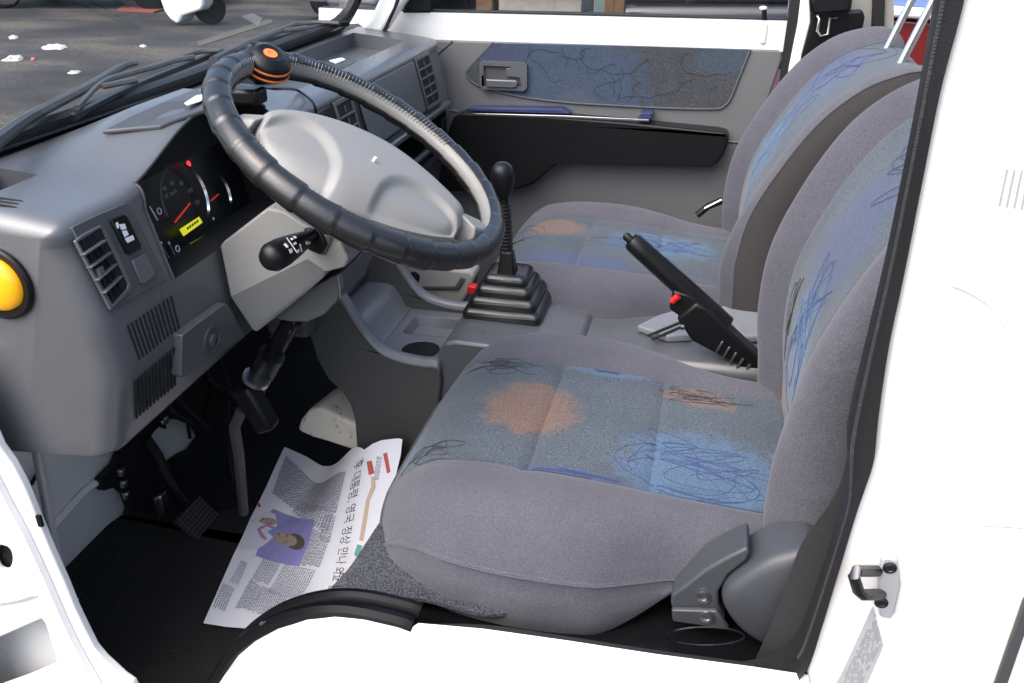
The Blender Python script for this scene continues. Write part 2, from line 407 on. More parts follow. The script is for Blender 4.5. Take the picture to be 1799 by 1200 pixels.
def band(y0, y1, nm, m, dy=0.): MB().prism(PL([(1540, y0), (1760, y0+16), (1760, y1+16), (1540, y1)], Y=3.2-dy), (0, .4, 0)).build(nm, m, tr, .01)
band(30, 330, 'lower_panel', 'car_red'); band(9, 29, 'rail', 'car_white', .03); band(-90, 8, 'upper_panel', 'car_blue')
# stacked timber and posts outside the passenger window
st = thing('timber_stack', 'stack of brown and grey boards seen through the passenger window', 'timber', tuple(P(900, 15, Y=7.5).xy)+(GZ,))
bx = P(770, 10, Y=7.5).x; ex = P(1030, 10, Y=7.5).x
for i in range(7):
    for j in range(2):
        x0 = bx+(ex-bx)*(0 if j == 0 else .42); x1 = bx+(ex-bx)*(.42 if j == 0 else 1)
        MB().box(((x0+x1)/2, 7.6+random.uniform(-.05, .05), GZ+.09+i*.19), ((x1-x0)-.04, .5, .16), None).build('board', 'wood' if j == 0 else 'wood_grey', st, .01)
for px, m in ((1055, 'teal'), (1072, 'wood'), (1088, 'wood')):
    a = P(px, 12, Y=7.0); o = MB().box((a.x, 7.0, .2), (.09, .09, 1.84)).build('post', m, None, .01)
    tag(o, {1055: 'teal grey post outside the passenger window', 1072: 'left brown post of the pair outside the passenger window', 1088: 'right brown post of the pair outside the passenger window'}[px], 'post', 'posts outside the passenger window')
wx = P(690, 10, Y=13).x
o = MB().box((wx+6, 13, 1.0), (12, .3, 3.44)).build('shop_wall', 'shop_dark'); tag(o, 'dark shop front wall beyond the passenger side of the truck', 'wall')

# ================================================================ truck cab body
cab = thing('truck_cab', 'white truck cab body with open driver side doorway', 'truck cab', (-.3, 1.48, 0))
MB().box((-.29, 1.48, -.03), (1.62, 1.44, .04)).build('floor', 'black_matt', cab)
MB().box((-1.09, 1.49, .32), (.03, 1.42, .68)).build('firewall', 'white_dirty', cab)
ins_hole = PL([(262, 772), (272, 757), (295, 736), (320, 738), (343, 748), (355, 768), (338, 790), (318, 800), (305, 810), (293, 828), (284, 795)], X=-1.052)
ins = PL([(150, 740), (150, 772), (172, 790), (214, 794), (205, 815), (178, 842), (183, 862), (206, 855), (222, 868), (231, 892), (226, 912), (214, 922), (340, 930), (900, 900), (900, 500), (150, 500)], X=-1.052)
MB().prism(ins, (-.015, 0, 0), [ins_hole]).build('sound_deadening', 'black_matt', cab, .004)
# embossed rib on the white firewall
MB().tube([P(75, 945, X=-1.07), P(150, 862, X=-1.066), P(205, 822, X=-1.07)], .0075, 8).build('pressed_rib', 'white_dirty', cab)
# cream bracket on the floor by the console
br = PL([(521, 757), (526, 740), (540, 722), (560, 716), (640, 752), (645, 800), (570, 775), (545, 768)], Y=1.40)
MB().prism(br, (.02, .10, 0)).build('floor_bracket', 'rusty_cream', cab, .008, 3)
# front door post: outer flange, raised panel, hole and pocket
YJ = .735
edge = [(0, 788), (20, 815), (40, 852), (52, 880), (62, 905), (85, 962), (115, 1030), (130, 1068), (150, 1110), (165, 1140), (180, 1158), (215, 1190), (232, 1202)]
flange = PL(edge+[(300, 1330), (100, 1400), (-260, 1400), (-300, 600), (-60, 650)], Y=YJ)
pocket = PL([(-20, 1128), (5, 1118), (72, 1088), (78, 1094), (100, 1162), (98, 1170), (40, 1194), (-20, 1215)], Y=YJ)
hole = [P(4+17*math.cos(a), 982+24*math.sin(a), Y=YJ) for a in [i*math.pi/8 for i in range(16)]]
MB().prism(flange, (0, .012, 0), [pocket, hole]).build('door_post', 'white', cab, .004, 3)
MB().prism(PL([(-60, 1060), (130, 1060), (130, 1240), (-60, 1240)], Y=YJ+.055), (0, .01, 0)).build('pocket_floor', 'white', cab)
MB().prism(PL([(-40, 940), (40, 940), (40, 1030), (-40, 1030)], Y=YJ+.016), (0, .01, 0)).build('hole_back', 'black_matt', cab)
rib = spline([P(x, y, Y=YJ-.002) for x, y in [(-30, 800), (10, 880), (40, 935), (75, 1010), (110, 1090), (140, 1150), (175, 1210)]], 5)
MB().tube(rib, .009, 8).build('pressed_rib', 'white', cab)
MB().tube(spline([P(x, y, Y=YJ) for x, y in [(-10, 1056), (30, 1050), (62, 1040)]], 4), .006, 8).build('pressed_rib', 'white', cab)
MB().tube([P(62, 775, Y=.80), P(84, 900, Y=.80), P(108, 1015, Y=.80)], .0062, 12).build('check_rod', 'rod', cab)
MB().box(P(70, 915, Y=YJ-.001), (.006, .004, .016)).build('clip', 'black', cab)
# sill with its hump over the wheel
YS = .735
arch = [(360, 1290), (375, 1225), (395, 1185), (420, 1150), (450, 1125), (490, 1103), (540, 1088), (590, 1083), (640, 1088), (700, 1102), (722, 1110)]
sill = arch+[(726, 1100), (735, 1094), (850, 1104), (1000, 1125), (1150, 1148), (1320, 1170), (1420, 1185), (1500, 1600), (330, 1600)]
MB().prism(PL(sill, Y=YS), (0, -.03, 0)).build('sill', 'white', cab, .006, 3)
out = spline([P(x, y-6, Y=YS+.012) for x, y in arch], 4)
MB().tube(out, .014, 10).build('arch_moulding', 'arch', cab)
MB().tube([q+V((.004, .022, .006)) for q in out], .011, 10).build('arch_moulding', 'arch', cab)
top = spline([P(x, y-3, Y=YS+.02) for x, y in [(722, 1100), (850, 1100), (1000, 1121), (1150, 1144), (1330, 1168)]], 4)
rg = [[q+V((0, -.018, -.004)), q+V((0, -.014, .002)), q+V((0, -.002, .003)), q+V((0, -.002, -.05)), q+V((0, -.018, -.05))] for q in top]
MB().loft(rg).build('sill_trim', 'rubber', cab, .002)
o = P(712, 1099, Y=.752); MB().lathe(o, (0, -.6, .8), [(.008, 0), (.008, .004), (.005, .006), (.001, .0065)], 14).build('screw', 'chrome', cab)
# wheel house under the driver seat
wh = [(-.40, .02), (-.42, .16), (-.41, .27), (-.385, .31), (-.34, .325), (.26, .325), (.26, .02)]
MB().prism([V((x, .775, z-.032)) for x, z in wh], (0, .60, 0)).build('wheel_house', 'black_gloss', cab, .012, 3)
ov = [P(1240+68*math.cos(a), 1118+16*math.sin(a), Y=.773) for a in [i*math.pi/12 for i in range(24)]]
MB().tube(ov+[ov[0]], .0012, 6, False).build('pressed_oval', 'black_gloss', cab)
# rear door post on the driver side, seal, striker, label
YB = .735
so_ = [(1760, -420), (1728, -200), (1690, 0), (1650, 150), (1620, 300), (1585, 480), (1560, 600), (1543, 720), (1535, 800), (1518, 850), (1500, 900), (1470, 1000), (1440, 1100), (1420, 1160), (1396, 1188), (1350, 1212), (1310, 1225)]
si_ = [(1710, -420), (1680, -200), (1645, 0), (1610, 200), (1560, 450), (1520, 620), (1490, 750), (1488, 800), (1490, 860), (1475, 920), (1440, 1030), (1412, 1110), (1396, 1140), (1370, 1165), (1330, 1180), (1300, 1185)]
outl = spline([P(x, y, Y=YB) for x, y in so_], 5); inl = spline([P(x, y, Y=YB+.03) for x, y in si_], 5)
def resamp(c, n):
    L_ = [0.]
    for a, b in zip(c, c[1:]): L_.append(L_[-1]+(b-a).length)
    out = []
    for i in range(n):
        s = L_[-1]*i/(n-1); k = 0
        while k < len(c)-2 and L_[k+1] < s: k += 1
        t = (s-L_[k])/max(1e-9, L_[k+1]-L_[k]); out.append(c[k]+(c[k+1]-c[k])*t)
    return out
A_, B_ = resamp(outl, 90), resamp(inl, 90)
rings = []
for a, b in zip(A_, B_):
    d = b-a
    rings.append([a+V((0, .004, 0)), a+V((0, -.012, 0))+d*.06, a+V((0, -.016, 0))+d*.45, a+d*.72+V((0, -.016, 0)), a+d*.80+V((0, -.006, 0)), a+d*.9+V((0, -.010, 0)), b+V((0, -.004, 0)), b+V((.002, .02, 0)), a+V((0, .03, 0))])
MB().loft(rings).build('door_seal', 'rubber', cab, smooth=60)
bd = MB()
for i in range(0, 1):
    pass
lip = resamp([a+(b-a)*.84+V((0, -.012, 0)) for a, b in zip(A_, B_)], 330)
for i in range(20, 300):
    t = (lip[i+1]-lip[i]).normalized(); n_ = V((0, -1, 0)); s_ = t.cross(n_).normalized()
    bd.box(lip[i], (.0032, .0032, .0028), (t, s_, n_))
o = bd.build('seal_beading', 'rubber_edge', cab, smooth=0); o['kind'] = 'stuff'
inner = PL(so_[:-3], Y=YB)
post = inner+PL([(1400, 1500), (2300, 1600), (2400, -500)], Y=YB)
MB().prism(post, (0, .02, 0)).build('rear_door_post', 'white', cab, .004)
# return flange behind the seal, closes the post towards the cabin
MB().box((.235, .83, .75), (.02, .14, 1.5)).build('post_inner_wall', 'black_matt', cab)
MB().prism([P(x, y, Y=YB-.001) for x, y in [(1797, 1045), (1815, 1060), (1756, 1230), (1740, 1210)]], (0, -.006, 0)).build('panel_gap', 'rubber_edge', cab, .002)
for i in range(5):
    MB().prism([P(x, y, Y=YB-.0004) for x, y in [(1768+i*13, 296+i), (1770+i*13, 296+i), (1756+i*13, 361+i*2), (1754+i*13, 361+i*2)]], (0, -.002, 0)).build('vent_slot', 'sticker', cab)
MB().tube(spline([P(x, y, Y=YB) for x, y in [(1675, 500), (1710, 515), (1745, 540), (1765, 572)]], 4), .0022, 8).build('pressed_rib', 'white', cab)
MB().tube([P(1725, 920, Y=YB), P(1820, 926, Y=YB)], .002, 8).build('pressed_rib', 'white', cab)
sp = PL([(1546, 975), (1560, 970), (1576, 976), (1581, 1020), (1570, 1068), (1562, 1078), (1544, 1074), (1540, 1050), (1541, 1010)], Y=YB-.001)
stk = MB().prism(sp, (0, -.008, 0)).build('striker_plate', 'zinc', cab, .002)
lo = [P(1541, 1003, Y=YB-.008), P(1505, 1003, Y=YB-.035), P(1500, 1012, Y=YB-.037), P(1508, 1038, Y=YB-.037), P(1516, 1045, Y=YB-.035), P(1548, 1044, Y=YB-.008)]
MB().tube(lo, .0055, 10).build('striker_loop', 'dark_steel', stk)
for x, y in ((1563, 997), (1548, 1058)):
    MB().lathe(P(x, y, Y=YB-.009), (0, -1, 0), [(.0065, 0), (.0065, .0012), (.004, .002), (.0035, .001), (.001, .001)], 16).build('bolt', 'dark_steel', stk)
lab = PL([(1533, 1065), (1551, 1132), (1549, 1140), (1525, 1195), (1505, 1245), (1450, 1235), (1480, 1180)], Y=YB-.001)
lb = MB().prism(lab, (0, -.0008, 0)).build('data_label', 'sticker', cab)
tx = MB()
for i in range(10):
    a0 = .06+i*.08
    for j in range(26):
        if random.random() < .25: continue
        p0 = P(1536+a0*16-j*2.55-random.random(), 1078+a0*65+j*5.2, Y=YB-.0022)
        tx.box(p0, (.0009, .0004, .0036))
tx.build('label_print', 'shroud', lb, smooth=0)
# roof, windscreen, far pillar, rear wall
MB().box((-.55, 1.46, 1.575), (.05, 1.34, .05)).build('roof_header', 'white', cab, .015)
MB().box((.03, .80, 1.60), (1.16, .04, .05)).build('roof_rail', 'white', cab, .015)
MB().box((.03, 2.14, 1.60), (1.16, .04, .05)).build('roof_rail', 'white', cab, .015)
WB, WT = V((-.872, 0, .832)), V((-.56, 0, 1.55))
def wp(t, Y): return V((WB.x+(WT.x-WB.x)*t, Y, WB.z+(WT.z-WB.z)*t))
gl = MB().add([wp(0, .78), wp(0, 2.12), wp(1, 2.10), wp(1, .80)], [(0, 1, 2, 3)]).build('windscreen', 'glass', cab)
gk = spline([wp(.0, .70), wp(-.008, 1.2), wp(-.005, 1.75), wp(0, 1.98), wp(.012, 2.05), wp(.05, 2.09), wp(.13, 2.105), wp(.5, 2.10), wp(1, 2.09)], 8)
rg = []
for i, q in enumerate(gk):
    t = (gk[min(i+1, len(gk)-1)]-gk[max(i-1, 0)]).normalized(); n_ = V((.92, 0, -.4)).normalized(); s_ = t.cross(n_).normalized()
    rg.append([q+n_*a+s_*b for a, b in ((-.012, -.016), (.004, -.018), (.010, -.010), (.006, .004), (.010, .012), (.004, .018), (-.012, .016))])
MB().loft(rg).build('windscreen_seal', 'rubber', cab, smooth=60)
MB().tube([q+V((.012, 0, .002)) for q in gk[:-8]], .0035, 6).build('seal_lip', 'black_gloss', cab)
cw = []
for Yv in [.70+i*.05 for i in range(31)]:
    k = ((Yv-1.45)/.75)**2
    cw.append([V((-.86, Yv, .80)), V((-.885, Yv, .822)), V((-.93, Yv, .818)), V((-1.0+.05*k, Yv, .812)), V((-1.05+.06*k, Yv, .80)), V((-1.09+.08*k, Yv, .77)), V((-1.10+.08*k, Yv, .6))])
MB().loft(cw, False, False).build('cowl', 'rubber', cab, smooth=60)
fp = [[V((-1.10+.08*k, y, .74)), V((-1.13+.08*k, y, .72)), V((-1.15+.10*k, y, .64)), V((-1.16+.12*k, y, .3))] for y, k in [(.66+i*.1, ((.66+i*.1-1.45)/.75)**2) for i in range(17)]]
MB().loft(fp, False, False).build('front_panel', 'white', cab, smooth=60)
pil = [(632, 52), (650, 30), (664, 0), (690, -60), (738, -60), (712, 0), (697, 20), (684, 40), (672, 60)]
MB().prism(PL(pil, Y=2.13), (0, .05, 0)).build('windscreen_pillar', 'white', cab, .012, 3)
MB().prism(PL([(702, 0), (696, 14), (672, 62), (667, 62), (690, 14), (697, -8), (735, -80), (742, -80)], Y=2.128), (0, .02, 0)).build('pillar_gap', 'rubber', cab, .003)
MB().tube([P(75, 815, X=-1.06), P(55, 850, X=-1.06), P(20, 862, X=-1.06)], .004, 6).build('wire', 'black', cab)
for i in range(14):
    a = V((-1.0+random.uniform(-.02, .1), random.uniform(1.22, 1.45), random.uniform(.36, .5)))
    MB().box(a, (.018, .03, .014), None).build('connector', random.choice(['steel', 'black', 'black', 'rusty_cream']), cab, .003)
for i in range(9):
    a = V((-.95+random.uniform(-.04, .1), random.uniform(1.27, 1.45), .50)); pts = [a]
    for k in range(5): pts.append(pts[-1]+V((random.uniform(-.05, .04), random.uniform(-.03, .05), random.uniform(-.12, -.02))))
    MB().tube(spline(pts, 4), .004, 6).build('cable', 'black', cab)
# far side door post and rear wall with window
MB().prism(PL([(1436, -80), (1572, -80), (1568, 200), (1436, 260)], Y=2.205), (0, .02, 0)).build('quarter_panel', 'headlining', cab)
MB().prism(PL([(1534, -80), (1556, -80), (1548, 200), (1526, 200)], Y=2.20), (0, -.012, 0)).build('quarter_window_seal', 'rubber', cab, .003)
MB().prism(PL([(1414, -60), (1440, -60), (1428, 60), (1412, 130), (1394, 190), (1376, 190), (1386, 120), (1402, 40)], Y=2.16), (0, .05, 0)).build('far_door_post', 'white', cab, .006)
MB().prism(PL([(1393, -60), (1414, -60), (1403, 60), (1388, 150), (1376, 190), (1366, 180), (1376, 90), (1384, 36)], Y=2.175), (0, .02, 0)).build('far_door_seal', 'rubber', cab, .004)
rwo = [V((.62, .78, .0)), V((.62, 2.2, .0)), V((.62, 2.2, 1.6)), V((.62, .78, 1.6))]
RZ = .885
rwh = [V((.62, .95, RZ)), V((.62, 2.08, RZ)), V((.62, 2.08, 1.45)), V((.62, .95, 1.45))]
MB().prism(rwo, (.03, 0, 0), [rwh]).build('rear_wall', 'headlining', cab, .01)
MB().prism([q+V((-.004, 0, 0)) for q in rwh], (.012, 0, 0), [[V((.616, .985, RZ+.03)), V((.616, 2.05, RZ+.03)), V((.616, 2.05, 1.415)), V((.616, .985, 1.415))]]).build('rear_window_seal', 'rubber', cab, .004)
MB().prism([V((.63, .97, RZ+.01)), V((.63, 2.07, RZ+.01)), V((.63, 2.07, 1.43)), V((.63, .97, 1.43))], (.004, 0, 0)).build('rear_window', 'glass', cab)
# ================================================================ dashboard
dash = thing('dashboard', 'grey moulded dashboard with vents and black instrument cluster', 'dashboard', (-.75, 1.48, .5))
Y0, Y1 = .775, 2.17
def bump(y): return .055*sm(y, .885, 1.09)*(1-sm(y, 1.20, 1.33))
def prof(y):
    b = bump(y); e = .012
    pts = [(-.862, .822), (-.765, .812+b*.85), (-.664, .799+b), (-.667, .772), (-.6455, .680), (-.642, .605), (-.668, .505), (-.80, .497)]
    cnt = [5, 5, 1, 3, 5, 4, 4, 3]; seq = []
    def seg(a, c, n): return [(a[0]+(c[0]-a[0])*i/n, a[1]+(c[1]-a[1])*i/n) for i in range(n)]
    seq += seg(pts[0], pts[1], 5)
    # rounded nose between the top and the face
    a, c, d = pts[1], pts[2], pts[3]
    def toward(p, q, l):
        L_ = math.hypot(q[0]-p[0], q[1]-p[1]); return (p[0]+(q[0]-p[0])*l/L_, p[1]+(q[1]-p[1])*l/L_)
    s0, s1 = toward(c, a, .022), toward(c, d, .022)
    seq += seg(a, s0, 5)
    for i in range(6):
        t = i/6; seq.append(((1-t)**2*s0[0]+2*t*(1-t)*c[0]+t*t*s1[0], (1-t)**2*s0[1]+2*t*(1-t)*c[1]+t*t*s1[1]))
    seq += seg(s1, pts[3], 2)+seg(pts[3], pts[4], 5)+seg(pts[4], pts[5], 4)
    c, d, a = pts[6], pts[7], pts[5]; s0, s1 = toward(c, a, .012), toward(c, d, .012)
    seq += seg(a, s0, 4)
    for i in range(4):
        t = i/4; seq.append(((1-t)**2*s0[0]+2*t*(1-t)*c[0]+t*t*s1[0], (1-t)**2*s0[1]+2*t*(1-t)*c[1]+t*t*s1[1]))
    seq += seg(s1, d, 3)+[d]
    r = .028
    for yy in (y-Y0, Y1-y):
        if yy < r:
            dl = r-math.sqrt(max(0, r*r-(r-yy)**2)); n_ = len(seq)
            seq = [(x-dl*sm(i, 6, 18), z-dl*(1-sm(i, 6, 18))*.8) for i, (x, z) in enumerate(seq)]
    return seq
I_NOSE, I_FACE, I_MID, I_LOW = 16, 18, 23, 27       # rows: nose end, face top, crease, lower crease
ys = sorted(set([Y0, Y0+.002, Y0+.006, Y0+.012, Y0+.02, Y0+.03, .83, .86, .90, .925]+[.925+.02*i for i in range(1, 18)]+[1.27, 1.30, 1.33]+[1.36+.05*i for i in range(15)]+[1.60, 2.06, 1.62, 2.12, Y1-.028, Y1-.016, Y1-.008, Y1-.003, Y1]))
grid = [[V((x, y, z)) for x, z in prof(y)] for y in ys]
ns = len(grid[0])
def inhole(y, i):
    if .925 <= y < 1.268 and I_NOSE-4 <= i < I_MID: return 'cluster'
    if 1.45 <= y < 2.05 and 1 <= i < 8: return 'tray'
    if .83-1e-6 <= y < .90 and 1 <= i < 4: return 'pocket'
    if 1.62-1e-6 <= y < 2.12-1e-6 and I_MID+2 <= i < I_LOW+3: return 'shelf'
shell = MB(); vs = [q for r in grid for q in r]; fs = []; holes = {}
for a in range(len(ys)-1):
    for i in range(ns-1):
        h = inhole(ys[a]+1e-7, i)
        q = (a*ns+i, a*ns+i+1, (a+1)*ns+i+1, (a+1)*ns+i)
        if h: holes.setdefault(h, []).append(q)
        else: fs.append(q)
fs.append(tuple(reversed(range(ns)))); k = (len(ys)-1)*ns; fs.append(tuple(range(k, k+ns)))
shell.add(vs, fs); shell.build('dash_shell', 'dash', dash, smooth=50)
def rim_of(qs):
    cnt = {}
    for q in qs:
        for j in range(4):
            e = (q[j], q[(j+1) % 4]); k = tuple(sorted(e)); cnt.setdefault(k, []).append(e)
    return [v[0] for v in cnt.values() if len(v) == 1]
def recess(key, vec, name, m, shrink=.0):
    qs = holes[key]; vec = V(vec); mb = MB(); edges = rim_of(qs)
    for a, b in edges: mb.add([vs[a], vs[b], vs[b]+vec, vs[a]+vec], [(0, 1, 2, 3)])
    ids = sorted({i for q in qs for i in q}); mp = {i: n for n, i in enumerate(ids)}
    mb.add([vs[i]+vec for i in ids], [tuple(mp[i] for i in q) for q in qs])
    bm = bmesh.new(); me = bpy.data.meshes.new('t'); me.from_pydata([tuple(q) for q in mb.v], [], mb.f); bm.from_mesh(me)
    bmesh.ops.remove_doubles(bm, verts=bm.verts, dist=1e-5); out = MB()
    out.add([v.co.copy() for v in bm.verts], [tuple(v.index for v in f.verts) for f in bm.faces]); bm.free()
    return out.build(name, m, dash, smooth=40)
recess('tray', (-.004, 0, -.032), 'top_tray', 'dash')
recess('pocket', (-.004, 0, -.030), 'side_pocket', 'dash')
recess('shelf', (-.16, 0, .0), 'open_shelf', 'black_matt')
cl = recess('cluster', (-.075, 0, -.012), 'cluster_housing', 'black_matt')
trim = [grid[a][I_NOSE-4]+V((.001, 0, .001)) for a in range(len(ys)) if .9249 <= ys[a] <= 1.27]
MB().tube(trim, .0022, 6).build('hood_trim', 'trim_grey', dash)
left = [grid[[a for a in range(len(ys)) if abs(ys[a]-.925) < 1e-6][0]][i]+V((.001, .001, 0)) for i in range(I_NOSE-4, I_MID+1)]
MB().tube(left, .0018, 6).build('hood_trim', 'trim_grey', dash)
# ---- driver face
F0, FN = (-.6455, 1, .680), V((1, 0, .234)).normalized()
def fq(pts, off=0.): return [PP(x, y, V(F0)+FN*off, FN) for x, y in pts]
pl = MB().prism(fq([(121, 400), (160, 381), (217, 357), (222, 360), (288, 488), (286, 494), (240, 518), (193, 547), (188, 543)], .001), FN*.004).build('switch_plate', 'plate_grey', dash, .0015, 2)
vent = MB().prism(fq([(127, 424), (140, 413), (172, 396), (181, 402), (205, 450), (227, 500), (226, 511), (210, 527), (191, 545)], .004), FN*.004,
      [fq([(133, 426), (171, 402), (176, 405), (221, 500), (219, 508), (193, 536)], .004)]).build('air_vent', 'dash', dash, .001)
MB().prism(fq([(131, 424), (172, 400), (178, 405), (223, 502), (219, 511), (192, 540)], .0052), FN*.0006).build('vent_cavity', 'black_matt', vent)
L_, R_ = ((133, 426), (193, 538)), ((174, 402), (221, 506))
def lp(e, t): return (e[0][0]+(e[1][0]-e[0][0])*t, e[0][1]+(e[1][1]-e[0][1])*t)
for i in range(1, 5):
    a, b = fq([lp(L_, i/5)], .010)[0], fq([lp(R_, i/5)], .010)[0]
    MB().box((a+b)/2, ((b-a).length, .0025, .008), ((b-a).normalized(), FN.cross((b-a).normalized()), FN)).build('slat', 'plate_grey', vent, .0008)
for i in range(5):
    for j in (1, 2, 3):
        t0, t1 = (i+.12)/5, (i+.88)/5
        u0 = tuple(lp(L_, t0)[k]+(lp(R_, t0)[k]-lp(L_, t0)[k])*j/4 for k in (0, 1)); u1 = tuple(lp(L_, t1)[k]+(lp(R_, t1)[k]-lp(L_, t1)[k])*j/4 for k in (0, 1))
        a, b = fq([u0], .0072)[0], fq([u1], .0072)[0]; d = (b-a).normalized()
        MB().box((a+b)/2, ((b-a).length, .0012, .003), (d, FN.cross(d), FN)).build('vane', 'rubber', vent)
a = fq([(176, 477)], .010)[0]; MB().box(a, (.009, .010, .006), (Y_, FN.cross(Y_), FN)).build('vent_tab', 'trim_grey', vent, .001)
s1 = MB().prism(fq([(190, 387), (214, 378), (219, 381), (244, 433), (243, 438), (224, 447), (219, 445)], .005), FN*.004).build('fog_lamp_switch', 'black', dash, .001)
for qd in ([(203, 392), (207, 390), (209, 400), (206, 402)], [(209, 394), (219, 393), (222, 402), (213, 404)], [(214, 406), (222, 404), (226, 412), (219, 417)], [(219, 419), (233, 413), (236, 421), (224, 427)]):
    MB().prism(fq(qd, .0092), FN*.0004).build('switch_symbol', 'mark', s1)
MB().prism(fq([(229, 459), (250, 446), (254, 448), (270, 480), (268, 485), (249, 500), (245, 498)], .005), FN*.003).build('blank_switch', 'dash', dash, .001)
# speaker style slots
for (tl, tr, bl, br_, n_) in (((224, 571), (300, 520), (246, 632), (315, 577), 12), ((238, 668), (306, 610), (241, 735), (308, 678), 12)):
    for i in range(n_):
        t = i/(n_-1); a = (tl[0]+(tr[0]-tl[0])*t, tl[1]+(tr[1]-tl[1])*t); b = (bl[0]+(br_[0]-bl[0])*t, bl[1]+(br_[1]-bl[1])*t)
        low = tl[1] > 600
        p0, n0 = ((-.6405, 1, .605), V((1, 0, -.26)).normalized()) if low else ((-.6415, 1, .605), V((1, 0, .047)).normalized())
        p, q = PP(*a, p0, n0), PP(*b, p0, n0); d = (q-p).normalized(); sd_ = n0.cross(d)
        MB().box((p+q)/2, ((q-p).length, .0034, .0016), (d, sd_, n0)).build('grille_slot', 'black_matt', dash, .0007)
# raised knee cover with a round release button
KN = V((1, 0, -.12)).normalized(); K0 = (-.636, 1, .57)
kc = MB().prism([PP(x, y, K0, KN) for x, y in [(320, 590), (345, 570), (396, 533), (404, 540), (430, 588), (428, 594), (345, 648), (322, 664), (318, 660)]], -KN*.03).build('knee_cover', 'dash', dash, .006, 3)
kx = PP(373, 597, V(K0)+KN*.001, KN)
MB().lathe(kx, KN, [(.022, -.002), (.022, .0012), (.019, .0016), (.017, -.0005), (.0095, .0), (.0095, .004), (.007, .005), (.001, .005)], 28).build('release_button', 'plate_grey', kc)
MB().box(kx+KN*.0052, (.008, .003, .001), (V((0, .5, .86)), V((0, -.86, .5)), KN)).build('button_mark', 'rubber', kc)
# outer end: amber lamp
Le = V((0, -1, 0)); c_ = P(-2, 496, Y=Y0-.001)
lm = MB().lathe(c_, Le, [(.001, -.004), (.041, -.004), (.0435, .0), (.0435, .004), (.041, .006), (.034, .005), (.033, -.002), (.001, -.002)], 36).build('lamp_bezel', 'black', dash)
MB().lathe(c_, Le, [(.001, -.001), (.0322, -.001), (.0322, .006), (.029, .011), (.022, .0145), (.012, .0165), (.001, .0172)], 36).build('amber_lens', 'amber', lm)
DEM = True
for i in range(0):
    p = q = d = Z_
    MB().box((p+q)/2, ((q-p).length, .0035, .003), (d, Z_.cross(d).normalized(), d.cross(Z_.cross(d)).normalized()*-1)).build('demister_slot', 'black_matt', dash)
# ---- instrument cluster
G0, GN = V((-.722, 1.05, .72)), V((1, 0, .234)).normalized()
def gq(pts, off=0.): return [PP(x, y, G0+GN*off, GN) for x, y in pts]
cp = MB().box((-.7315, 1.0965, .718), (.004, .345, .165), (GN, Y_, GN.cross(Y_))).build('gauge_panel', 'black', dash)
def arc(cx, cy, rx, ry, rot, a0, a1, n=30):
    o = []
    for i in range(n+1):
        a = R(a0+(a1-a0)*i/n); x, y = rx*math.cos(a), ry*math.sin(a); cr, sr = math.cos(R(rot)), math.sin(R(rot)); o.append((cx+x*cr-y*sr, cy+x*sr+y*cr))
    return o
cS = gq([(322, 352)], .001)[0]; cF = gq([(376, 345)], .001)[0]
gy, gz = Y_, GN.cross(Y_)*-1
if gz.z < 0: gz = -gz
def ring(c, r, a0, a1, w_, off, name, m, n=40):
    mb = MB(); rr = []
    for i in range(n+1):
        a = R(a0+(a1-a0)*i/n); d = gy*math.cos(a)+gz*math.sin(a); k = math.sin(math.pi*i/n)**.5+.05
        rr.append([c+d*(r-w_*k/2)+GN*off, c+d*r+GN*(off+.003), c+d*(r+w_*k/2)+GN*off])
    mb.loft(rr, False, False); return mb.build(name, m, cp, recalc=False)
ring(cS, .052, -48, 58, .0050, .003, 'speedometer_ring', 'chrome'); ring(cS, .052, 58, 190, .0014, .003, 'speedometer_ring', 'mark_dim')
ring(cF, .036, -35, 50, .0050, .003, 'fuel_gauge_ring', 'chrome')
def gtext(s, px, size, m, off=.0012):
    cu = bpy.data.curves.new('gauge_number', 'FONT'); cu.body = s; cu.size = size; cu.align_x = 'CENTER'; cu.align_y = 'CENTER'
    t = bpy.data.objects.new('gauge_number', cu); C.objects.link(t)
    p = gq([px], off)[0]; mm = Matrix((gy, gz, GN)).transposed().to_4x4(); mm.translation = p
    dg = bpy.context.evaluated_depsgraph_get(); me = bpy.data.meshes.new_from_object(t.evaluated_get(dg)); bpy.data.objects.remove(t)
    o0 = origin(cp)
    for v_ in me.vertices: v_.co = (mm @ v_.co)-o0
    me.materials.clear(); me.materials.append(MATS[m]); o = bpy.data.objects.new('gauge_number', me); C.objects.link(o); o.parent = cp
for s, px in (('20', (292, 345)), ('40', (289, 332)), ('60', (302, 322)), ('80', (319, 322)), ('100', (334, 335)), ('120', (346, 356)), ('km/h', (305, 338))): gtext(s, px, .0085, 'mark_dim')
a, b = gq([(307, 391), (334, 357)], .006); d = (b-a).normalized()
MB().box((a+b)/2, ((b-a).length, .0022, .001), (d, GN.cross(d), GN)).build('speedometer_needle', 'needle', cp)
a, b = gq([(370, 353), (384, 341)], .006); d = (b-a).normalized()
MB().box((a+b)/2, ((b-a).length, .0016, .001), (d, GN.cross(d), GN)).build('fuel_needle', 'needle', cp)
lc = MB().prism(gq([(315, 403), (349, 381), (355, 391), (322, 415)], .002), GN*.001).build('odometer_display', 'lcd', cp)
for i in range(5):
    t = .25+i*.14; x, y = 322+(352-322)*t, 408-(408-386)*t
    MB().prism(gq([(x-1.6, y-2.5), (x+1.6, y-4.5), (x+2.4, y-.4), (x-.6, y+1.8)], .0032), GN*.0002).build('digit', 'ink_dark', lc)
MB().prism(gq([(333, 427), (362, 412), (370, 430), (340, 448)], .002), GN*.001).build('trip_display', 'lcd_dim', cp)
MB().lathe(gq([(331, 288)], .002)[0], GN, [(.0045, 0), (.0045, .001), (.001, .0014)], 14).build('warning_lamp', 'lamp_red', cp)
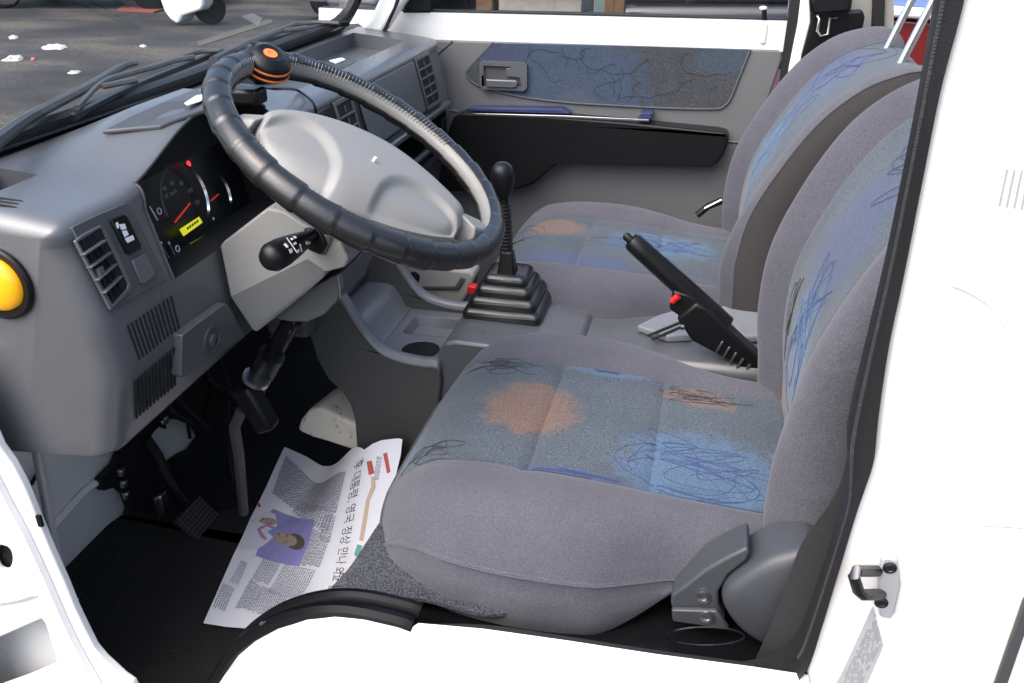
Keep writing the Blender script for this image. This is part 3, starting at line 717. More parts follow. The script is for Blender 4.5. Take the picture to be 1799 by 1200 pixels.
for x0, y0, x1, y1, w_, m in ((235, 360, 262, 407, .0022, 'mark_dim'), (249, 366, 268, 397, .0058, 'mark'), (263, 363, 277, 387, .0018, 'mark'), (268, 421, 290, 455, .0016, 'mark_dim'), (281, 427, 298, 455, .0014, 'mark_dim'), (297, 427, 309, 452, .0014, 'mark_dim')):
    a, b = gq([(x0, y0), (x1, y1)], .0025); d = (b-a).normalized()
    MB().box((a+b)/2, ((b-a).length, w_, .001), (d, GN.cross(d), GN)).build('warning_scale', m, cp)
for px in ((280, 371), (312, 437)):
    c0 = gq([px], .0025)[0]; ringp = [c0+(gy*math.cos(i*math.pi/6)+gz*math.sin(i*math.pi/6))*.0042 for i in range(13)]
    MB().tube(ringp, .0009, 5, False).build('warning_symbol', 'mark', cp)
for px in ((268, 423), (283, 427), (297, 427), (375, 384)):
    MB().box(gq([px], .0025)[0], (.0035, .0035, .0008), (gy, gz, GN)).build('warning_symbol', 'mark', cp)
# ---- centre and passenger face
def fp_(Yv, z, off=0.): return V((-.6455-(z-.680)*.234, Yv, z))+FN*off
def fquad(y0, y1, z0, z1, off): return [fp_(y0, z0, off), fp_(y1, z0, off), fp_(y1, z1, off), fp_(y0, z1, off)]
MB().prism(fquad(1.305, 2.08, .665, .783, .0008), FN*.002).build('centre_backing', 'black', dash, .001)
rd = MB().prism(fquad(1.315, 1.488, .672, .778, .002), FN*.004).build('radio_panel', 'black_gloss', dash, .0015)
for i in range(6):
    MB().box(fp_(1.335+i*.027, .70, .0065), (.004, .018, .009), (FN, Y_, FN.cross(Y_))).build('radio_button', 'black', rd, .001)
MB().prism(fquad(1.34, 1.465, .73, .765, .006), FN*.0008).build('radio_display', 'black_matt', rd)
def vent2(y0, y1, z0, z1, rows, nm):
    vb = MB().prism(fquad(y0, y1, z0, z1, .002), FN*.005, [fquad(y0+.008, y1-.008, z0+.008, z1-.008, .002)]).build('air_vent', 'trim_grey', dash, .0015)
    MB().prism(fquad(y0+.004, y1-.004, z0+.004, z1-.004, .0031), FN*.0005).build('vent_cavity', 'black_matt', vb)
    for i in range(1, rows):
        z = z0+.008+(z1-z0-.016)*i/rows; MB().box(fp_((y0+y1)/2, z, .006), (.006, y1-y0-.015, .004), (FN, Y_, FN.cross(Y_))).build('slat', 'plate_grey', vb, .0008)
    for i in range(rows):
        z = z0+.008+(z1-z0-.016)*(i+.5)/rows; MB().box(fp_((y0+y1)/2, z, .0055), (.003, .004, .012), (FN, Y_, FN.cross(Y_))).build('vane', 'trim_grey', vb)
vent2(1.503, 1.585, .675, .780, 4, 'centre'); vent2(1.965, 2.068, .668, .782, 5, 'far')
MB().prism(fquad(1.615, 1.950, .672, .779, .002), FN*.006).build('airbag_panel', 'trim_grey', dash, .003, 3)
MB().box((-.640, 1.865, .653), (.02, .52, .014)).build('shelf_edge', 'dash', dash, .004, 3)
MB().box((-.70, 1.70, .575), (.13, .012, .13)).build('shelf_divider', 'trim_grey', dash, .002)
MB().box((-.645, 1.87, .575), (.012, .50, .012)).build('shelf_edge', 'dash', dash, .004, 3)
MB().box((-.70, 1.465, .535), (.08, .33, .25)).build('centre_stack_lower', 'dash_dark', dash, .01)
MB().box((-.636, 1.40, .615), (.012, .15, .05)).build('heater_control', 'black', dash, .004)
tg = MB().prism(PL([(578, 107), (600, 102), (607, 105), (590, 112)], Z=.80), (0, 0, .001)).build('tray_label', 'mark', dash)
MB().prism(PL([(608, 115), (624, 106), (627, 107), (611, 117)], Z=.80), (0, 0, .001)).build('tray_label', 'ink_dark', dash)
MB().box((-.64, 2.09, .60), (.004, .03, .05)).build('socket_cover', 'black', dash, .002)
# anti-slip pad on the cluster hood
def htop(px, off=.003):
    d = ray(*px); best = None
    for i in range(400):
        t = .6+i*.004; q = CAM+d*t
        if q.y < Y0 or q.x < -.865: continue
        zz = lerp([-.862, -.765, -.685], [.822, .812+bump(q.y)*.85, .797+bump(q.y)], q.x)
        if q.z <= zz+off: return V((q.x, q.y, zz+off))
    return CAM+d*1.4
pad_px = [(180, 238), (240, 233), (283, 229), (300, 222), (366, 199), (372, 180), (372, 152), (335, 168), (285, 190), (230, 215)]
bot = [htop(q, .002) for q in pad_px]; topv = [q+V((0, 0, .006)) for q in bot]
n_ = len(bot); pd_ = MB().add(bot+topv, [tuple(range(n_)), tuple(range(n_, 2*n_))]+[(i, (i+1) % n_, (i+1) % n_+n_, i+n_) for i in range(n_)]).build('dash_pad', 'plate_grey', None, .002)
tag(pd_, 'thin grey pad lying on the hood above the instruments', 'pad')
sw = [htop(q, .010) for q in [(324, 183), (345, 170), (366, 166), (368, 172), (350, 180), (330, 187)]]
o = MB().prism(sw, (0, 0, .001)).build('paper_scrap', 'mark'); tag(o, 'white paper scrap on the pad behind the steering wheel rim', 'paper')
for i in range(3):
    p, q = htop((-14, 349+i*6), .0), htop((60-i*3, 361+i*5), .0); d = (q-p).normalized()
    MB().box((p+q)/2, ((q-p).length, .0045, .003), (d, Z_.cross(d).normalized(), Z_)).build('demister_slot', 'black_matt', dash)
# windscreen wipers
def wiper(label, arm, blade, z, links):
    wpr = thing('windscreen_wiper', label, 'wiper', tuple(P(*arm[0], Z=z)), 'wipers at the foot of the windscreen')
    ac = spline([P(x, y, Z=z+.012) for x, y in arm], 5); MB().tube(ac, [.009-.004*i/len(ac) for i in range(len(ac))], 8).build('arm', 'rubber_edge', wpr)
    bc = spline([P(x, y, Z=z) for x, y in blade], 5)
    MB().loft([[q+V((0, 0, -.004)), q+V((-.005, 0, .0)), q+V((-.003, 0, .007)), q+V((.004, 0, .006)), q+V((.003, 0, -.001))] for q in bc]).build('blade', 'black', wpr)
    for l in links: MB().tube(spline([P(x, y, Z=z+.010) for x, y in l], 4), .0045, 6).build('bracket', 'rubber_edge', wpr)
wiper('near windscreen wiper with folded arm in front of the driver', [(-25, 262), (55, 205), (150, 155), (215, 117), (240, 110)], [(128, 210), (200, 172), (270, 140), (330, 116), (390, 92)], .845, [[(135, 190), (180, 145), (230, 128), (290, 112), (345, 92), (385, 88)], [(180, 152), (240, 140)], [(262, 118), (300, 108), (340, 100)]])
wiper('far windscreen wiper at the passenger side', [(375, 108), (430, 78), (480, 58), (520, 42)], [(460, 78), (520, 60), (570, 47), (612, 43)], .845, [[(478, 60), (510, 45), (555, 39), (596, 41)], [(490, 55), (540, 48)]])
# ================================================================ steering wheel
WC = V((-.455, 1.118, .80)); WN = V((math.sin(R(33)), 0, math.cos(R(33)))); WE1 = Y_; WE2 = WN.cross(Y_)
WR = .2
swh = thing('steering_wheel', 'steering wheel with black laced cover over a grey rim', 'steering wheel', tuple(WC))
N_ = 540; cov = []; core = []
def wdir(a): return WE1*math.cos(a)+WE2*math.sin(a)
for i in range(N_):
    a = 2*math.pi*i/N_; d = wdir(a); c = WC+d*WR
    ph = (a*30/(2*math.pi)+.15*math.sin(3*a)) % 1.0
    rp = .0176+.0020*(ph if ph < .92 else (1-ph)*.92/.08)+.0005*math.sin(7*a)
    # opening of the cover faces the hub, a little downward
    core.append([c+(d*math.cos(q)+WN*math.sin(q))*.0152 for q in (2*math.pi*k/16 for k in range(16))])
    g0, g1 = R(218-180+0), R(142)
    sec = []
    for k in range(22):
        q = R(-140+ (280)*k/21)-R(18)*0
        q = R(-165)+R(292)*k/21+R(0)
        sec.append(c+(d*math.cos(q)+WN*math.sin(q))*rp)
    inner = [c+(x-c)*((rp-.0022)/rp) for x in sec]
    cov.append(sec+inner[::-1])
MB().loft(core+[core[0]], True, False).build('rim', 'hub', swh, smooth=80)
cv = MB().loft(cov+[cov[0]], True, False).build('rim_cover', 'vinyl', swh, smooth=60)
# lacing along the upper edge of the cover
st = MB()
for i in range(150):
    a = R(-20)+R(250)*i/150; d = wdir(a); c = WC+d*WR; q = R(127); q2 = R(148)
    p0 = c+(d*math.cos(q-R(18))+WN*math.sin(q-R(18)))*.0196; d2 = wdir(a+.012); p1 = WC+d2*WR+(d2*math.cos(q2)+WN*math.sin(q2))*.0165
    st.tube([p0, (p0+p1)/2+WN*.0010, p1], .0006, 4)
st.build('lacing', 'mark_dim', cv, smooth=0)
p0_, n0_ = WC, WN
def wq(px, off=0.): return PP(*px, WC+WN*off, WN)
upc = [wq(p, .012) for p in [(451, 212), (475, 204), (510, 206), (560, 217), (620, 238), (680, 268), (740, 311), (790, 356), (818, 386)]]
loc_ = [wq(p, .012) for p in [(451, 246), (466, 282), (500, 315), (545, 345), (590, 368), (645, 386), (700, 404), (755, 416), (796, 420)]]
upc, loc_ = spline(upc, 16), spline(loc_, 16)
NS, NT = len(upc), 60; gr = []; und = []
for i in range(NS):
    s = i/(NS-1); row = []; ru = []
    for j in range(NT+1):
        t = j/NT; p = upc[i].lerp(loc_[i], t)
        ed = min(1, min(s, 1-s)/.10)*1.0; et = min(1., min(t, 1-t)/.28)
        k = (1-(1-ed)**2.2)*(1-(1-et)**2.4)
        h = .002+.030*k*(.45+.55*math.sin(math.pi*s))
        l1 = math.hypot((s-.23)/.235, (t-.86)/.60); l2 = math.hypot((s-.80)/.20, (t-.92)/.50)
        h -= .009*(1-sm(min(l1, l2), .80, 1.0))*min(1, k*2)
        row.append(p+WN*h); ru.append(p-WN*.02)
    gr.append(row); und.append(ru)
ringsH = [a+b[::-1] for a, b in zip(gr, und)]
hub = MB().loft(ringsH).build('horn_pad', 'hub', swh, smooth=60)
# spokes
def spoke(nm, a, b, w0, w1, th=.020):
    d = (b-a).normalized(); s_ = WN.cross(d)
    MB().loft([[a+s_*w0+WN*th*.2, a+s_*w0*.7+WN*th, a-s_*w0*.7+WN*th, a-s_*w0+WN*th*.2, a-s_*w0*.7-WN*th, a+s_*w0*.7-WN*th], [b+s_*w1, b+s_*w1*.7+WN*.008, b-s_*w1*.7+WN*.008, b-s_*w1, b-s_*w1*.7-WN*.008, b+s_*w1*.7-WN*.008]]).build('spoke', 'hub', swh, .003, 3)
spoke('a', wq((452, 230), .006), wq((412, 212), -.002), .026, .020); spoke('b', wq((806, 404), .006), wq((848, 404), -.002), .026, .018)
spoke('c', wq((622, 345), .020), wq((604, 392), -.004), .034, .024, .014)
spoke('d', wq((628, 235), .0), wq((690, 190), -.004), .001, .001, .001) if False else None
MB().lathe(WC-WN*.07, WN, [(.045, 0), (.045, .05), (.03, .07)], 24).build('wheel_boss', 'black', swh)
MB().lathe(wq((660, 277), .049), WN, [(.0022, -.006), (.0022, .0005), (.0005, .001)], 10).build('horn_mark', 'mark', swh)
# spinner knob clamped on the rim
kp = wq((470, 118), 0.0); dd = (kp-WC).normalized(); kb = WC+dd*WR
tg_ = WN.cross(dd)
KA = (RT*.42+UP*.62-FW*.66).normalized(); ko = kb-UP*.020+KA*.012
kn = MB().lathe(ko, KA, [(.012, -.004), (.026, -.002), (.031, .003), (.032, .010), (.031, .018), (.0275, .025), (.018, .030), (.0155, .0285), (.008, .028), (.001, .028)], 40).build('spinner_knob', 'black', swh, smooth=50)
kn['label'] = 'round black spinner knob with two orange rings'
MB().box(kb, (.045, .05, .045), (dd, tg_, WN)).build('clamp', 'black', kn, .008, 3)
MB().tube([kb, ko], .016, 16).build('neck', 'black', kn)
for h, r in ((.0055, .0322), (.0150, .0318)):
    MB().lathe(ko, KA, [(r-.003, h-.0016), (r, h-.0014), (r+.0004, h), (r, h+.0014), (r-.003, h+.0016)], 40).build('orange_ring', 'orange', kn)
MB().lathe(ko+KA*.0283, KA, [(.0095, 0), (.0095, .0010), (.0035, .0012), (.0035, .0002)], 24).build('orange_emblem', 'orange', kn)
# cable from behind the wheel over the hood
cb = spline([htop((428, 160), .012), htop((450, 152), .012), htop((480, 156), .012), htop((520, 158), .010), P(548, 178, X=-.655), P(556, 200, X=-.65)], 6)
o = MB().tube(cb, .0022, 6).build('loose_cable', 'black'); tag(o, 'thin black cable hanging over the dashboard behind the wheel', 'cable')
o = MB().box(htop((432, 168), .014), (.05, .035, .022)).build('plug', 'black', None, .005); tag(o, 'small black plug at the end of the cable on the dashboard', 'plug')

# ================================================================ steering column
col = thing('steering_column', 'light grey steering column cover with black stalk and shaft', 'steering column', (-.56, 1.12, .6))
nf = [(386, 433), (392, 425), (470, 365), (500, 372), (530, 392), (600, 428), (612, 455), (606, 470), (572, 484), (542, 512), (450, 584), (443, 580), (404, 524)]
up_px = [(404, 522), (386, 433), (392, 425), (470, 365), (500, 372), (530, 392), (600, 428), (612, 455), (606, 470), (575, 478), (540, 455)]
lo_px = [(404, 522), (540, 455), (575, 478), (572, 484), (542, 512), (450, 584), (443, 580)]
Ya, Yb = 1.035, 1.062
A1 = PL(up_px, Y=Ya); B1 = [P(404, 522, Y=Ya), P(540, 455, Y=Ya), P(575, 478, Y=Ya), P(572, 484, Y=Yb), P(542, 512, Y=Yb), P(450, 584, Y=Yb), P(443, 580, Y=Yb)]
mbc = MB(); loopc = [A1[0]]+A1[1:10]+[B1[3], B1[4], B1[5], B1[6]]
kk = len(loopc); mbc.add(A1, [tuple(range(len(A1)))]); mbc.add(B1, [tuple(range(len(B1)))])
for i in range(kk):
    a_, b_ = loopc[i], loopc[(i+1) % kk]; mbc.add([a_, b_, V((b_.x, 1.205, b_.z)), V((a_.x, 1.205, a_.z))], [(0, 1, 2, 3)])
mbc.add([V((q.x, 1.205, q.z)) for q in loopc], [tuple(range(kk))])
bmx = bmesh.new(); mex = bpy.data.meshes.new('t'); mex.from_pydata([tuple(q) for q in mbc.v], [], mbc.f); bmx.from_mesh(mex); bmesh.ops.remove_doubles(bmx, verts=bmx.verts, dist=1e-5)
bmx.verts.index_update(); m2 = MB().add([v_.co.copy() for v_ in bmx.verts], [tuple(v_.index for v_ in f.verts) for f in bmx.faces]); bmx.free()
m2.build('column_cover', 'shroud', col, .004, 3, smooth=20)
lowf = [(404, 524), (443, 580), (450, 584), (542, 512), (572, 484), (606, 470), (560, 462), (440, 522)]
MB().prism(PL([(x, y) for x, y in [(478, 560), (520, 520), (600, 478), (606, 500), (592, 530), (570, 553), (540, 566), (510, 566)]], Y=1.075), (0, .11, 0)).build('lock_housing', 'plate_grey', col, .012, 3)
MB().prism(PL([(538, 398), (566, 402), (578, 428), (566, 446), (542, 436), (530, 418)], Y=1.033), (0, -.006, 0)).build('stalk_boot', 'black', col, .004)
MB().prism(PL([(556, 432), (572, 408), (585, 418), (574, 446), (566, 447)], Y=1.034), (0, -.004, 0)).build('switch_notch', 'plate_grey', col, .002)
a, b = P(552, 412, Y=1.03), P(468, 458, Y=.93)
d = (b-a); L0 = d.length; sg = []
rad = [(0, .0085), (.12, .009), (.25, .012), (.45, .0155), (.7, .0185), (.88, .0185), (.96, .0145), (1.0, .006)]
stalk = MB().tube([a+d*t for t, r in rad], [r for t, r in rad], 20).build('indicator_stalk', 'black', col, smooth=60)
dn = d.normalized(); cv_ = (CAM-(a+b)/2); cv_ = (cv_-dn*cv_.dot(dn)).normalized(); sv = dn.cross(cv_)
def smark(t, u, l, w_, m='mark'):
    r = lerp([q[0] for q in rad], [q[1] for q in rad], t); n_ = (cv_*math.cos(u)+sv*math.sin(u))
    MB().box(a+d*t+n_*(r+.0002), (l, w_, .0006), (dn, n_.cross(dn), n_)).build('stalk_symbol', m, stalk)
for t, u, l, w_ in ((.30, -.5, .004, .003), (.36, -.35, .004, .004), (.52, -.4, .002, .010), (.60, -.5, .005, .004), (.60, .1, .006, .003), (.58, .5, .004, .003), (.50, .55, .003, .004), (.74, -.2, .005, .005), (.76, .25, .004, .006), (.67, .1, .0015, .022)): smark(t, u, l, w_)
MB().tube([P(593, 484, Y=1.06), P(598, 524, Y=1.06)], .0014, 6).build('key', 'chrome', col)
MB().tube([P(517, 566, Y=1.12), P(508, 585, Y=1.12)], .0014, 6).build('key', 'chrome', col)
sh = [P(515, 560, Y=1.13), P(470, 640, Y=1.14), P(448, 690, Y=1.15)]
MB().tube(sh, .0145, 16).build('upper_shaft', 'black', col)
MB().tube([P(478, 622, Y=1.12), P(460, 655, Y=1.125)], .021, 16).build('shaft_collar', 'black', col)
MB().tube([P(452, 662, Y=1.10), P(449, 668, Y=1.10)], .022, 16).build('collar_ring', 'steel', col)
MB().box(P(450, 715, Y=1.11), (.036, .034, .085), (V((.9, 0, .4)), Y_, V((-.4, 0, .9)))).build('universal_joint', 'black', col, .008, 3)
MB().tube([P(425, 720, Y=1.10), P(412, 750, Y=1.10), P(420, 800, Y=1.12), P(428, 900, Y=1.2)], .009, 10).build('lower_shaft', 'rubber_edge', col)
for px in ():
    MB().lathe(P(*px, Y=1.09), V((.5, -.6, .5)), [(.004, -.004), (.004, .001), (.001, .002)], 6).build('bolt', 'steel', col)

mat('pedal_stud', (.07, .062, .052), .8)
# ================================================================ footwell: pedals, mat, newspaper
cp_ = thing('clutch_pedal', 'black clutch pedal with ribbed rubber pad hanging over the mat', 'pedal', tuple(P(345, 912, Z=.08)))
arm = spline([P(255, 770, X=-.98), P(275, 800, X=-.97), P(300, 850, X=-.95), P(330, 890, X=-.93)], 5)
MB().tube(arm, .011, 10).build('arm', 'black', cp_)
PN = V((.75, 0, .66)); pc = P(345, 912, X=-.905); PU = Y_; PVv = PN.cross(PU)
MB().box(pc, (.085, .062, .014), (PU, PVv, PN)).build('pad', 'rubber', cp_, .005)
for i in range(9):
    for j in range(7):
        MB().box(pc+PU*((i-4)*.0088)+PVv*((j-3)*.0082)+PN*.0078, (.0058, .0052, .003), (PU, PVv, PN)).build('pad_stud', 'pedal_stud', cp_)
MB().box(P(285, 888, X=-.98), (.018, .022, .055), (V((.9, .2, .3)), Y_, Z_)).build('pivot_bracket', 'steel', cp_, .004)
bp_ = thing('brake_pedal', 'dark brake pedal arm in the shadow beside the steering shaft', 'pedal', tuple(P(425, 900, Z=.08)))
MB().tube(spline([P(400, 700, X=-.96), P(405, 800, X=-.95), P(425, 905, X=-.90)], 5), .010, 10).build('arm', 'black', bp_)
MB().box(P(432, 925, X=-.88)+V((0, 0, 0)), (.085, .06, .014), (PU, PVv, PN)).build('pad', 'rubber', bp_, .005)
for (px, nm) in (((213, 830), 'brass'), ((218, 850), 'x'), ((285, 743), 'y'), ((290, 738), 'z'), ((222, 870), 'q')):
    o = MB().box(P(*px, X=-1.03), (.012, .012, .016)).build('pipe_union', 'steel', cab, .003)
mt = PL([(110, 1015), (160, 955), (205, 918), (232, 907), (300, 908), (420, 900), (640, 880), (800, 1000), (560, 1290), (330, 1290), (215, 1215), (165, 1140), (140, 1080)], Z=.006)
o = MB().prism(spline(mt, 5, True), (0, 0, .010)).build('floor_mat', 'mat_felt', None, .004); tag(o, 'worn black felt floor mat in the driver footwell', 'floor mat')
dust = MB()
for i in range(90):
    x, y = random.uniform(150, 560), random.uniform(930, 1180); p = P(x, y, Z=.0166); s = random.choice([.0006, .0007, .0009, .0013]); dust.box(p, (s, s, s*.5))
o = dust.build('lint', mat('lint', (.16, .15, .14), .9), None, smooth=0); tag(o, 'pale lint and crumbs scattered over the black mat', 'lint', kind='stuff')
# carpet over the wheel house in front of the seat
cz = .318
front = spline([P(x, y, Z=cz) for x, y in [(455, 1094), (462, 1091), (475, 1088), (540, 1063), (580, 1033), (615, 995), (645, 950), (665, 920), (700, 870), (770, 790), (850, 700)]], 5)
near_ = spline([P(x, y, Z=cz) for x, y in [(455, 1094), (480, 1090), (520, 1082), (560, 1072), (600, 1066), (640, 1060), (690, 1051), (740, 1052), (800, 1067), (845, 1078), (880, 1078), (920, 1070)]], 5)
back_ = [near_[-1]+V((.02, .06, 0)), V((-.10, .95, cz)), V((-.10, 1.33, cz))]
poly = front+back_[::-1]+near_[::-1][:-1]
top_ = MB().prism(poly, (0, 0, -.005)).build('carpet', 'carpet', None, .003)
rg = [[q+V((.004, 0, -.002)), q+V((-.004, .006, -.010)), q+V((-.010, .014, -.045)), q+V((-.012, .022, -.12)), q+V((-.010, .03, -.27))] for q in front[4:]]
o = top_; tag(o, 'blue grey flecked carpet over the wheel hump before the driver seat', 'carpet')
dp = MB().loft(rg, False, False).build('carpet_drop', 'carpet', o, smooth=60)
# newspaper
np_ = thing('newspaper', 'folded newspaper page with a purple photo lying on the floor mat', 'newspaper', tuple(P(500, 950, Z=.02)))
def nz(q, k=0.):
    """the sheet lies slightly wavy on the mat and leans up against the console"""
    u = (q.x+.75)
    return .022+.004*math.sin(q.y*14+u*9)+.19*sm(q.x, -.74, -.54)*sm(q.y, 1.10, 1.36)+.02*sm(q.y, 1.2, 1.5)+k
def PN_(x, y):
    z = .03
    for _ in range(60): q = P(x, y, Z=z); z += .4*(nz(q)-z)
    return P(x, y, Z=z)
outline = [(500, 785), (538, 802), (576, 819), (600, 806), (640, 790), (700, 770), (707, 772), (704, 800), (690, 860), (690, 960), (600, 1050), (560, 1090), (470, 1110), (430, 1104), (395, 1101), (357, 1095), (378, 1048), (410, 975), (440, 910), (470, 850)]
tri = [PN_(x, y) for x, y in outline]
bm = bmesh.new(); bv = [bm.verts.new(q) for q in tri]; bm.faces.new(bv)
bmesh.ops.triangulate(bm, faces=bm.faces); 
for _ in range(4): bmesh.ops.subdivide_edges(bm, edges=[e for e in bm.edges if e.calc_length() > .022], cuts=1); bmesh.ops.triangulate(bm, faces=bm.faces)
for v_ in bm.verts: v_.co.z = nz(v_.co)
bm.verts.index_update(); pm = MB().add([v_.co.copy() for v_ in bm.verts], [tuple(v_.index for v_ in f.verts) for f in bm.faces]); bm.free()
page = pm.build('page', 'paper', np_, smooth=70)
def nq(px, k=.0008): q = PN_(*px); q.z = nz(q, k); return q
def decal(px, name, m, k=.0008, par=None, sub=3):
    pts = [PN_(x, y) for x, y in px]; bm = bmesh.new(); bm.faces.new([bm.verts.new(q) for q in pts]); bmesh.ops.triangulate(bm, faces=bm.faces)
    for _ in range(sub): bmesh.ops.subdivide_edges(bm, edges=[e for e in bm.edges if e.calc_length() > .015], cuts=1); bmesh.ops.triangulate(bm, faces=bm.faces)
    for v_ in bm.verts: v_.co.z = nz(v_.co, k)
    bm.verts.index_update(); mb = MB().add([v_.co.copy() for v_ in bm.verts], [tuple(v_.index for v_ in f.verts) for f in bm.faces]); bm.free()
    return mb.build(name, m, par or page, smooth=70)
pic = decal([(480, 895), (515, 908), (554, 914), (542, 955), (526, 996), (490, 990), (449, 977), (455, 960), (465, 945), (450, 920)], 'photo', 'picture', .0012)
decal([(418, 962), (440, 915), (470, 898), (484, 905), (487, 925), (470, 935), (480, 945), (465, 958), (452, 966), (430, 968)], 'photo_shirt', 'shirt', .0015, pic and page)
decal([(454, 918), (462, 910), (480, 912), (488, 918), (480, 924), (466, 922)], 'photo_hand', 'skin', .0018)
def ell(cx, cy, rx, ry, rot, n=18): return [(cx+rx*math.cos(a)*math.cos(rot)-ry*math.sin(a)*math.sin(rot), cy+rx*math.cos(a)*math.sin(rot)+ry*math.sin(a)*math.cos(rot)) for a in [2*math.pi*i/n for i in range(n)]]
decal(ell(519, 953, 17, 14, .35), 'photo_hair', 'hair', .0017)
decal(ell(502, 949, 21, 11, .25), 'photo_face', 'skin', .0020)
decal([(452, 932), (456, 928), (463, 940), (470, 948), (466, 951), (457, 944)], 'photo_scarf', 'pink', .0020)
decal([(452, 930), (470, 921), (484, 928), (482, 931), (468, 926), (455, 934)], 'photo_scarf', 'pink', .0021)
decal([(452, 886), (456, 884), (459, 890), (454, 893)], 'red_mark', 'red_ink', .0012, None, 0)
# page frame: s runs down the page (reading direction), c across
sO = nq((628, 812)); sE = nq((592, 1002)); sdir = (sE-sO); sdir.z = 0; sdir.normalize(); cdir = Z_.cross(sdir)   # cdir points to the photo's right
if cdir.x < 0: cdir = -cdir
def npt(s, c, k): q = sO+sdir*s+cdir*c; q.z = nz(q, k); return q
Hl = .019
cu = bpy.data.curves.new('headline', 'FONT'); cu.body = '李 대통령, 영국 정상 만나 외교 ‘총력’'; cu.size = .030
t = bpy.data.objects.new('headline', cu); C.objects.link(t); dg = bpy.context.evaluated_depsgraph_get(); dg.update()
me = bpy.data.meshes.new_from_object(t.evaluated_get(dg)); bpy.data.objects.remove(t)
xs = [v_.co.x for v_ in me.vertices]; Lx = (max(xs)-min(xs)) or 1; Lt = (sE-sO).length
fx_ = Lt/Lx
print('headline', Lx, len(me.vertices), Lt)
o0 = origin(np_)
for v_ in me.vertices: q = npt((v_.co.x-min(xs))*fx_, v_.co.y*.74-.004, .0012); v_.co = q-o0
me.materials.clear(); me.materials.append(MATS['ink_dark']); o = bpy.data.objects.new('headline', me); C.objects.link(o); o.parent = page
def textblock(corners, lines, m='ink', fill=.55, wmin=.003, wmax=.011):
    """a column of print between four page corners (px): lines run along the reading direction"""
    A, B, Cc, D = [PN_(x, y) for x, y in corners]     # A->B first line, D->C last line
    mb = MB(); lines = int(lines*1.1)
    for i in range(lines):
        lines_ = lines; t = (i+.5)/lines; p, q = A.lerp(D, t), B.lerp(Cc, t); L = (q-p).length; dv = (q-p)/L; sv_ = Z_.cross(dv).normalized(); th = (A-D).length/lines*fill/2
        s = 0
        while s < L:
            w_ = random.uniform(wmin, wmax)*.6
            if s+w_ > L: break
            vs_ = []
            for (ss, cc) in ((s, -th), (s+w_, -th), (s+w_, th), (s, th)):
                v_ = p+dv*ss+sv_*cc; v_.z = nz(v_, .0011); vs_.append(v_)
            mb.add(vs_, [(0, 1, 2, 3)]); s += w_+random.uniform(.0008, .002)
    o = mb.build('print_column', m, page, smooth=0); o['kind'] = 'stuff'
textblock([(608, 830), (590, 905), (478, 868), (502, 800)], 34)
textblock([(590, 908), (578, 958), (560, 950), (570, 905)], 7); 
textblock([(586, 905), (572, 945), (512, 900), (530, 880)], 14)
textblock([(578, 950), (560, 1000), (528, 995), (550, 930)], 10)
textblock([(555, 1003), (520, 1060), (470, 1040), (500, 992)], 14); textblock([(505, 1050), (490, 1085), (440, 1078), (462, 1030)], 13)
textblock([(495, 988), (470, 1030), (440, 1020), (462, 982)], 9); textblock([(462, 1035), (440, 1075), (412, 1070), (440, 1018)], 8)
textblock([(435, 990), (418, 1030), (402, 1024), (424, 985)], 6); textblock([(412, 1035), (395, 1075), (372, 1068), (392, 1025)], 6)
textblock([(610, 1010), (598, 1035), (586, 1032), (597, 1005)], 3, 'ink_dark')
decal([(644, 812), (653, 810), (658, 832), (648, 836)], 'section_tag', 'red_ink', .0012)
decal([(673, 798), (680, 796), (686, 830), (680, 833)], 'section_tag', 'red_ink', .0012)
decal([(652, 838), (659, 840), (660, 858), (650, 880), (644, 920), (638, 952), (631, 950), (637, 915), (643, 880), (652, 856)], 'rule_band', 'orange_ink', .0012)
decal([(628, 957), (637, 960), (628, 982), (622, 975)], 'green_tag', 'green_ink', .0012)
textblock([(672, 805), (664, 850), (656, 848), (662, 802)], 4)
# ================================================================ seats
speckle('cushion_cloth_driver', *BASE, 620, extra=[('blob', -.225, .005, .078, .080, ORNG, .85), ('blob', .03, -.085, .125, .105, BLUE, .85),
    ('blob', -.14, -.150, .09, .022, DBLUE, .8), ('blob', -.13, .150, .075, .022, BLUE, .75), ('blob', .02, .115, .06, .028, ORNG, .7),
    ('blob', -.40, -.06, .03, .07, BLUE, .7)])
speckle('back_cloth_driver', *BASE, 620, extra=[('blob', -.02, .40, .10, .12, DBLUE, .6), ('blob', -.05, .19, .10, .15, BLUE, .8), ('blob', .125, .03, .03, .07, ORNG, .8)])
speckle('cushion_cloth_passenger', *BASE, 620, extra=[('blob', -.275, .07, .075, .06, ORNG, .75), ('blob', -.03, .035, .13, .075, BLUE, .85), ('blob', -.20, -.12, .13, .05, DBLUE, .75)])
speckle('back_cloth_passenger', *BASE, 620, extra=[('blob', .08, .16, .05, .08, ORNG, .75), ('blob', .03, .28, .10, .13, BLUE, .78), ('blob', .07, .04, .07, .09, BLUE, .75), ('blob', .04, .50, .12, .12, DBLUE, .75)])

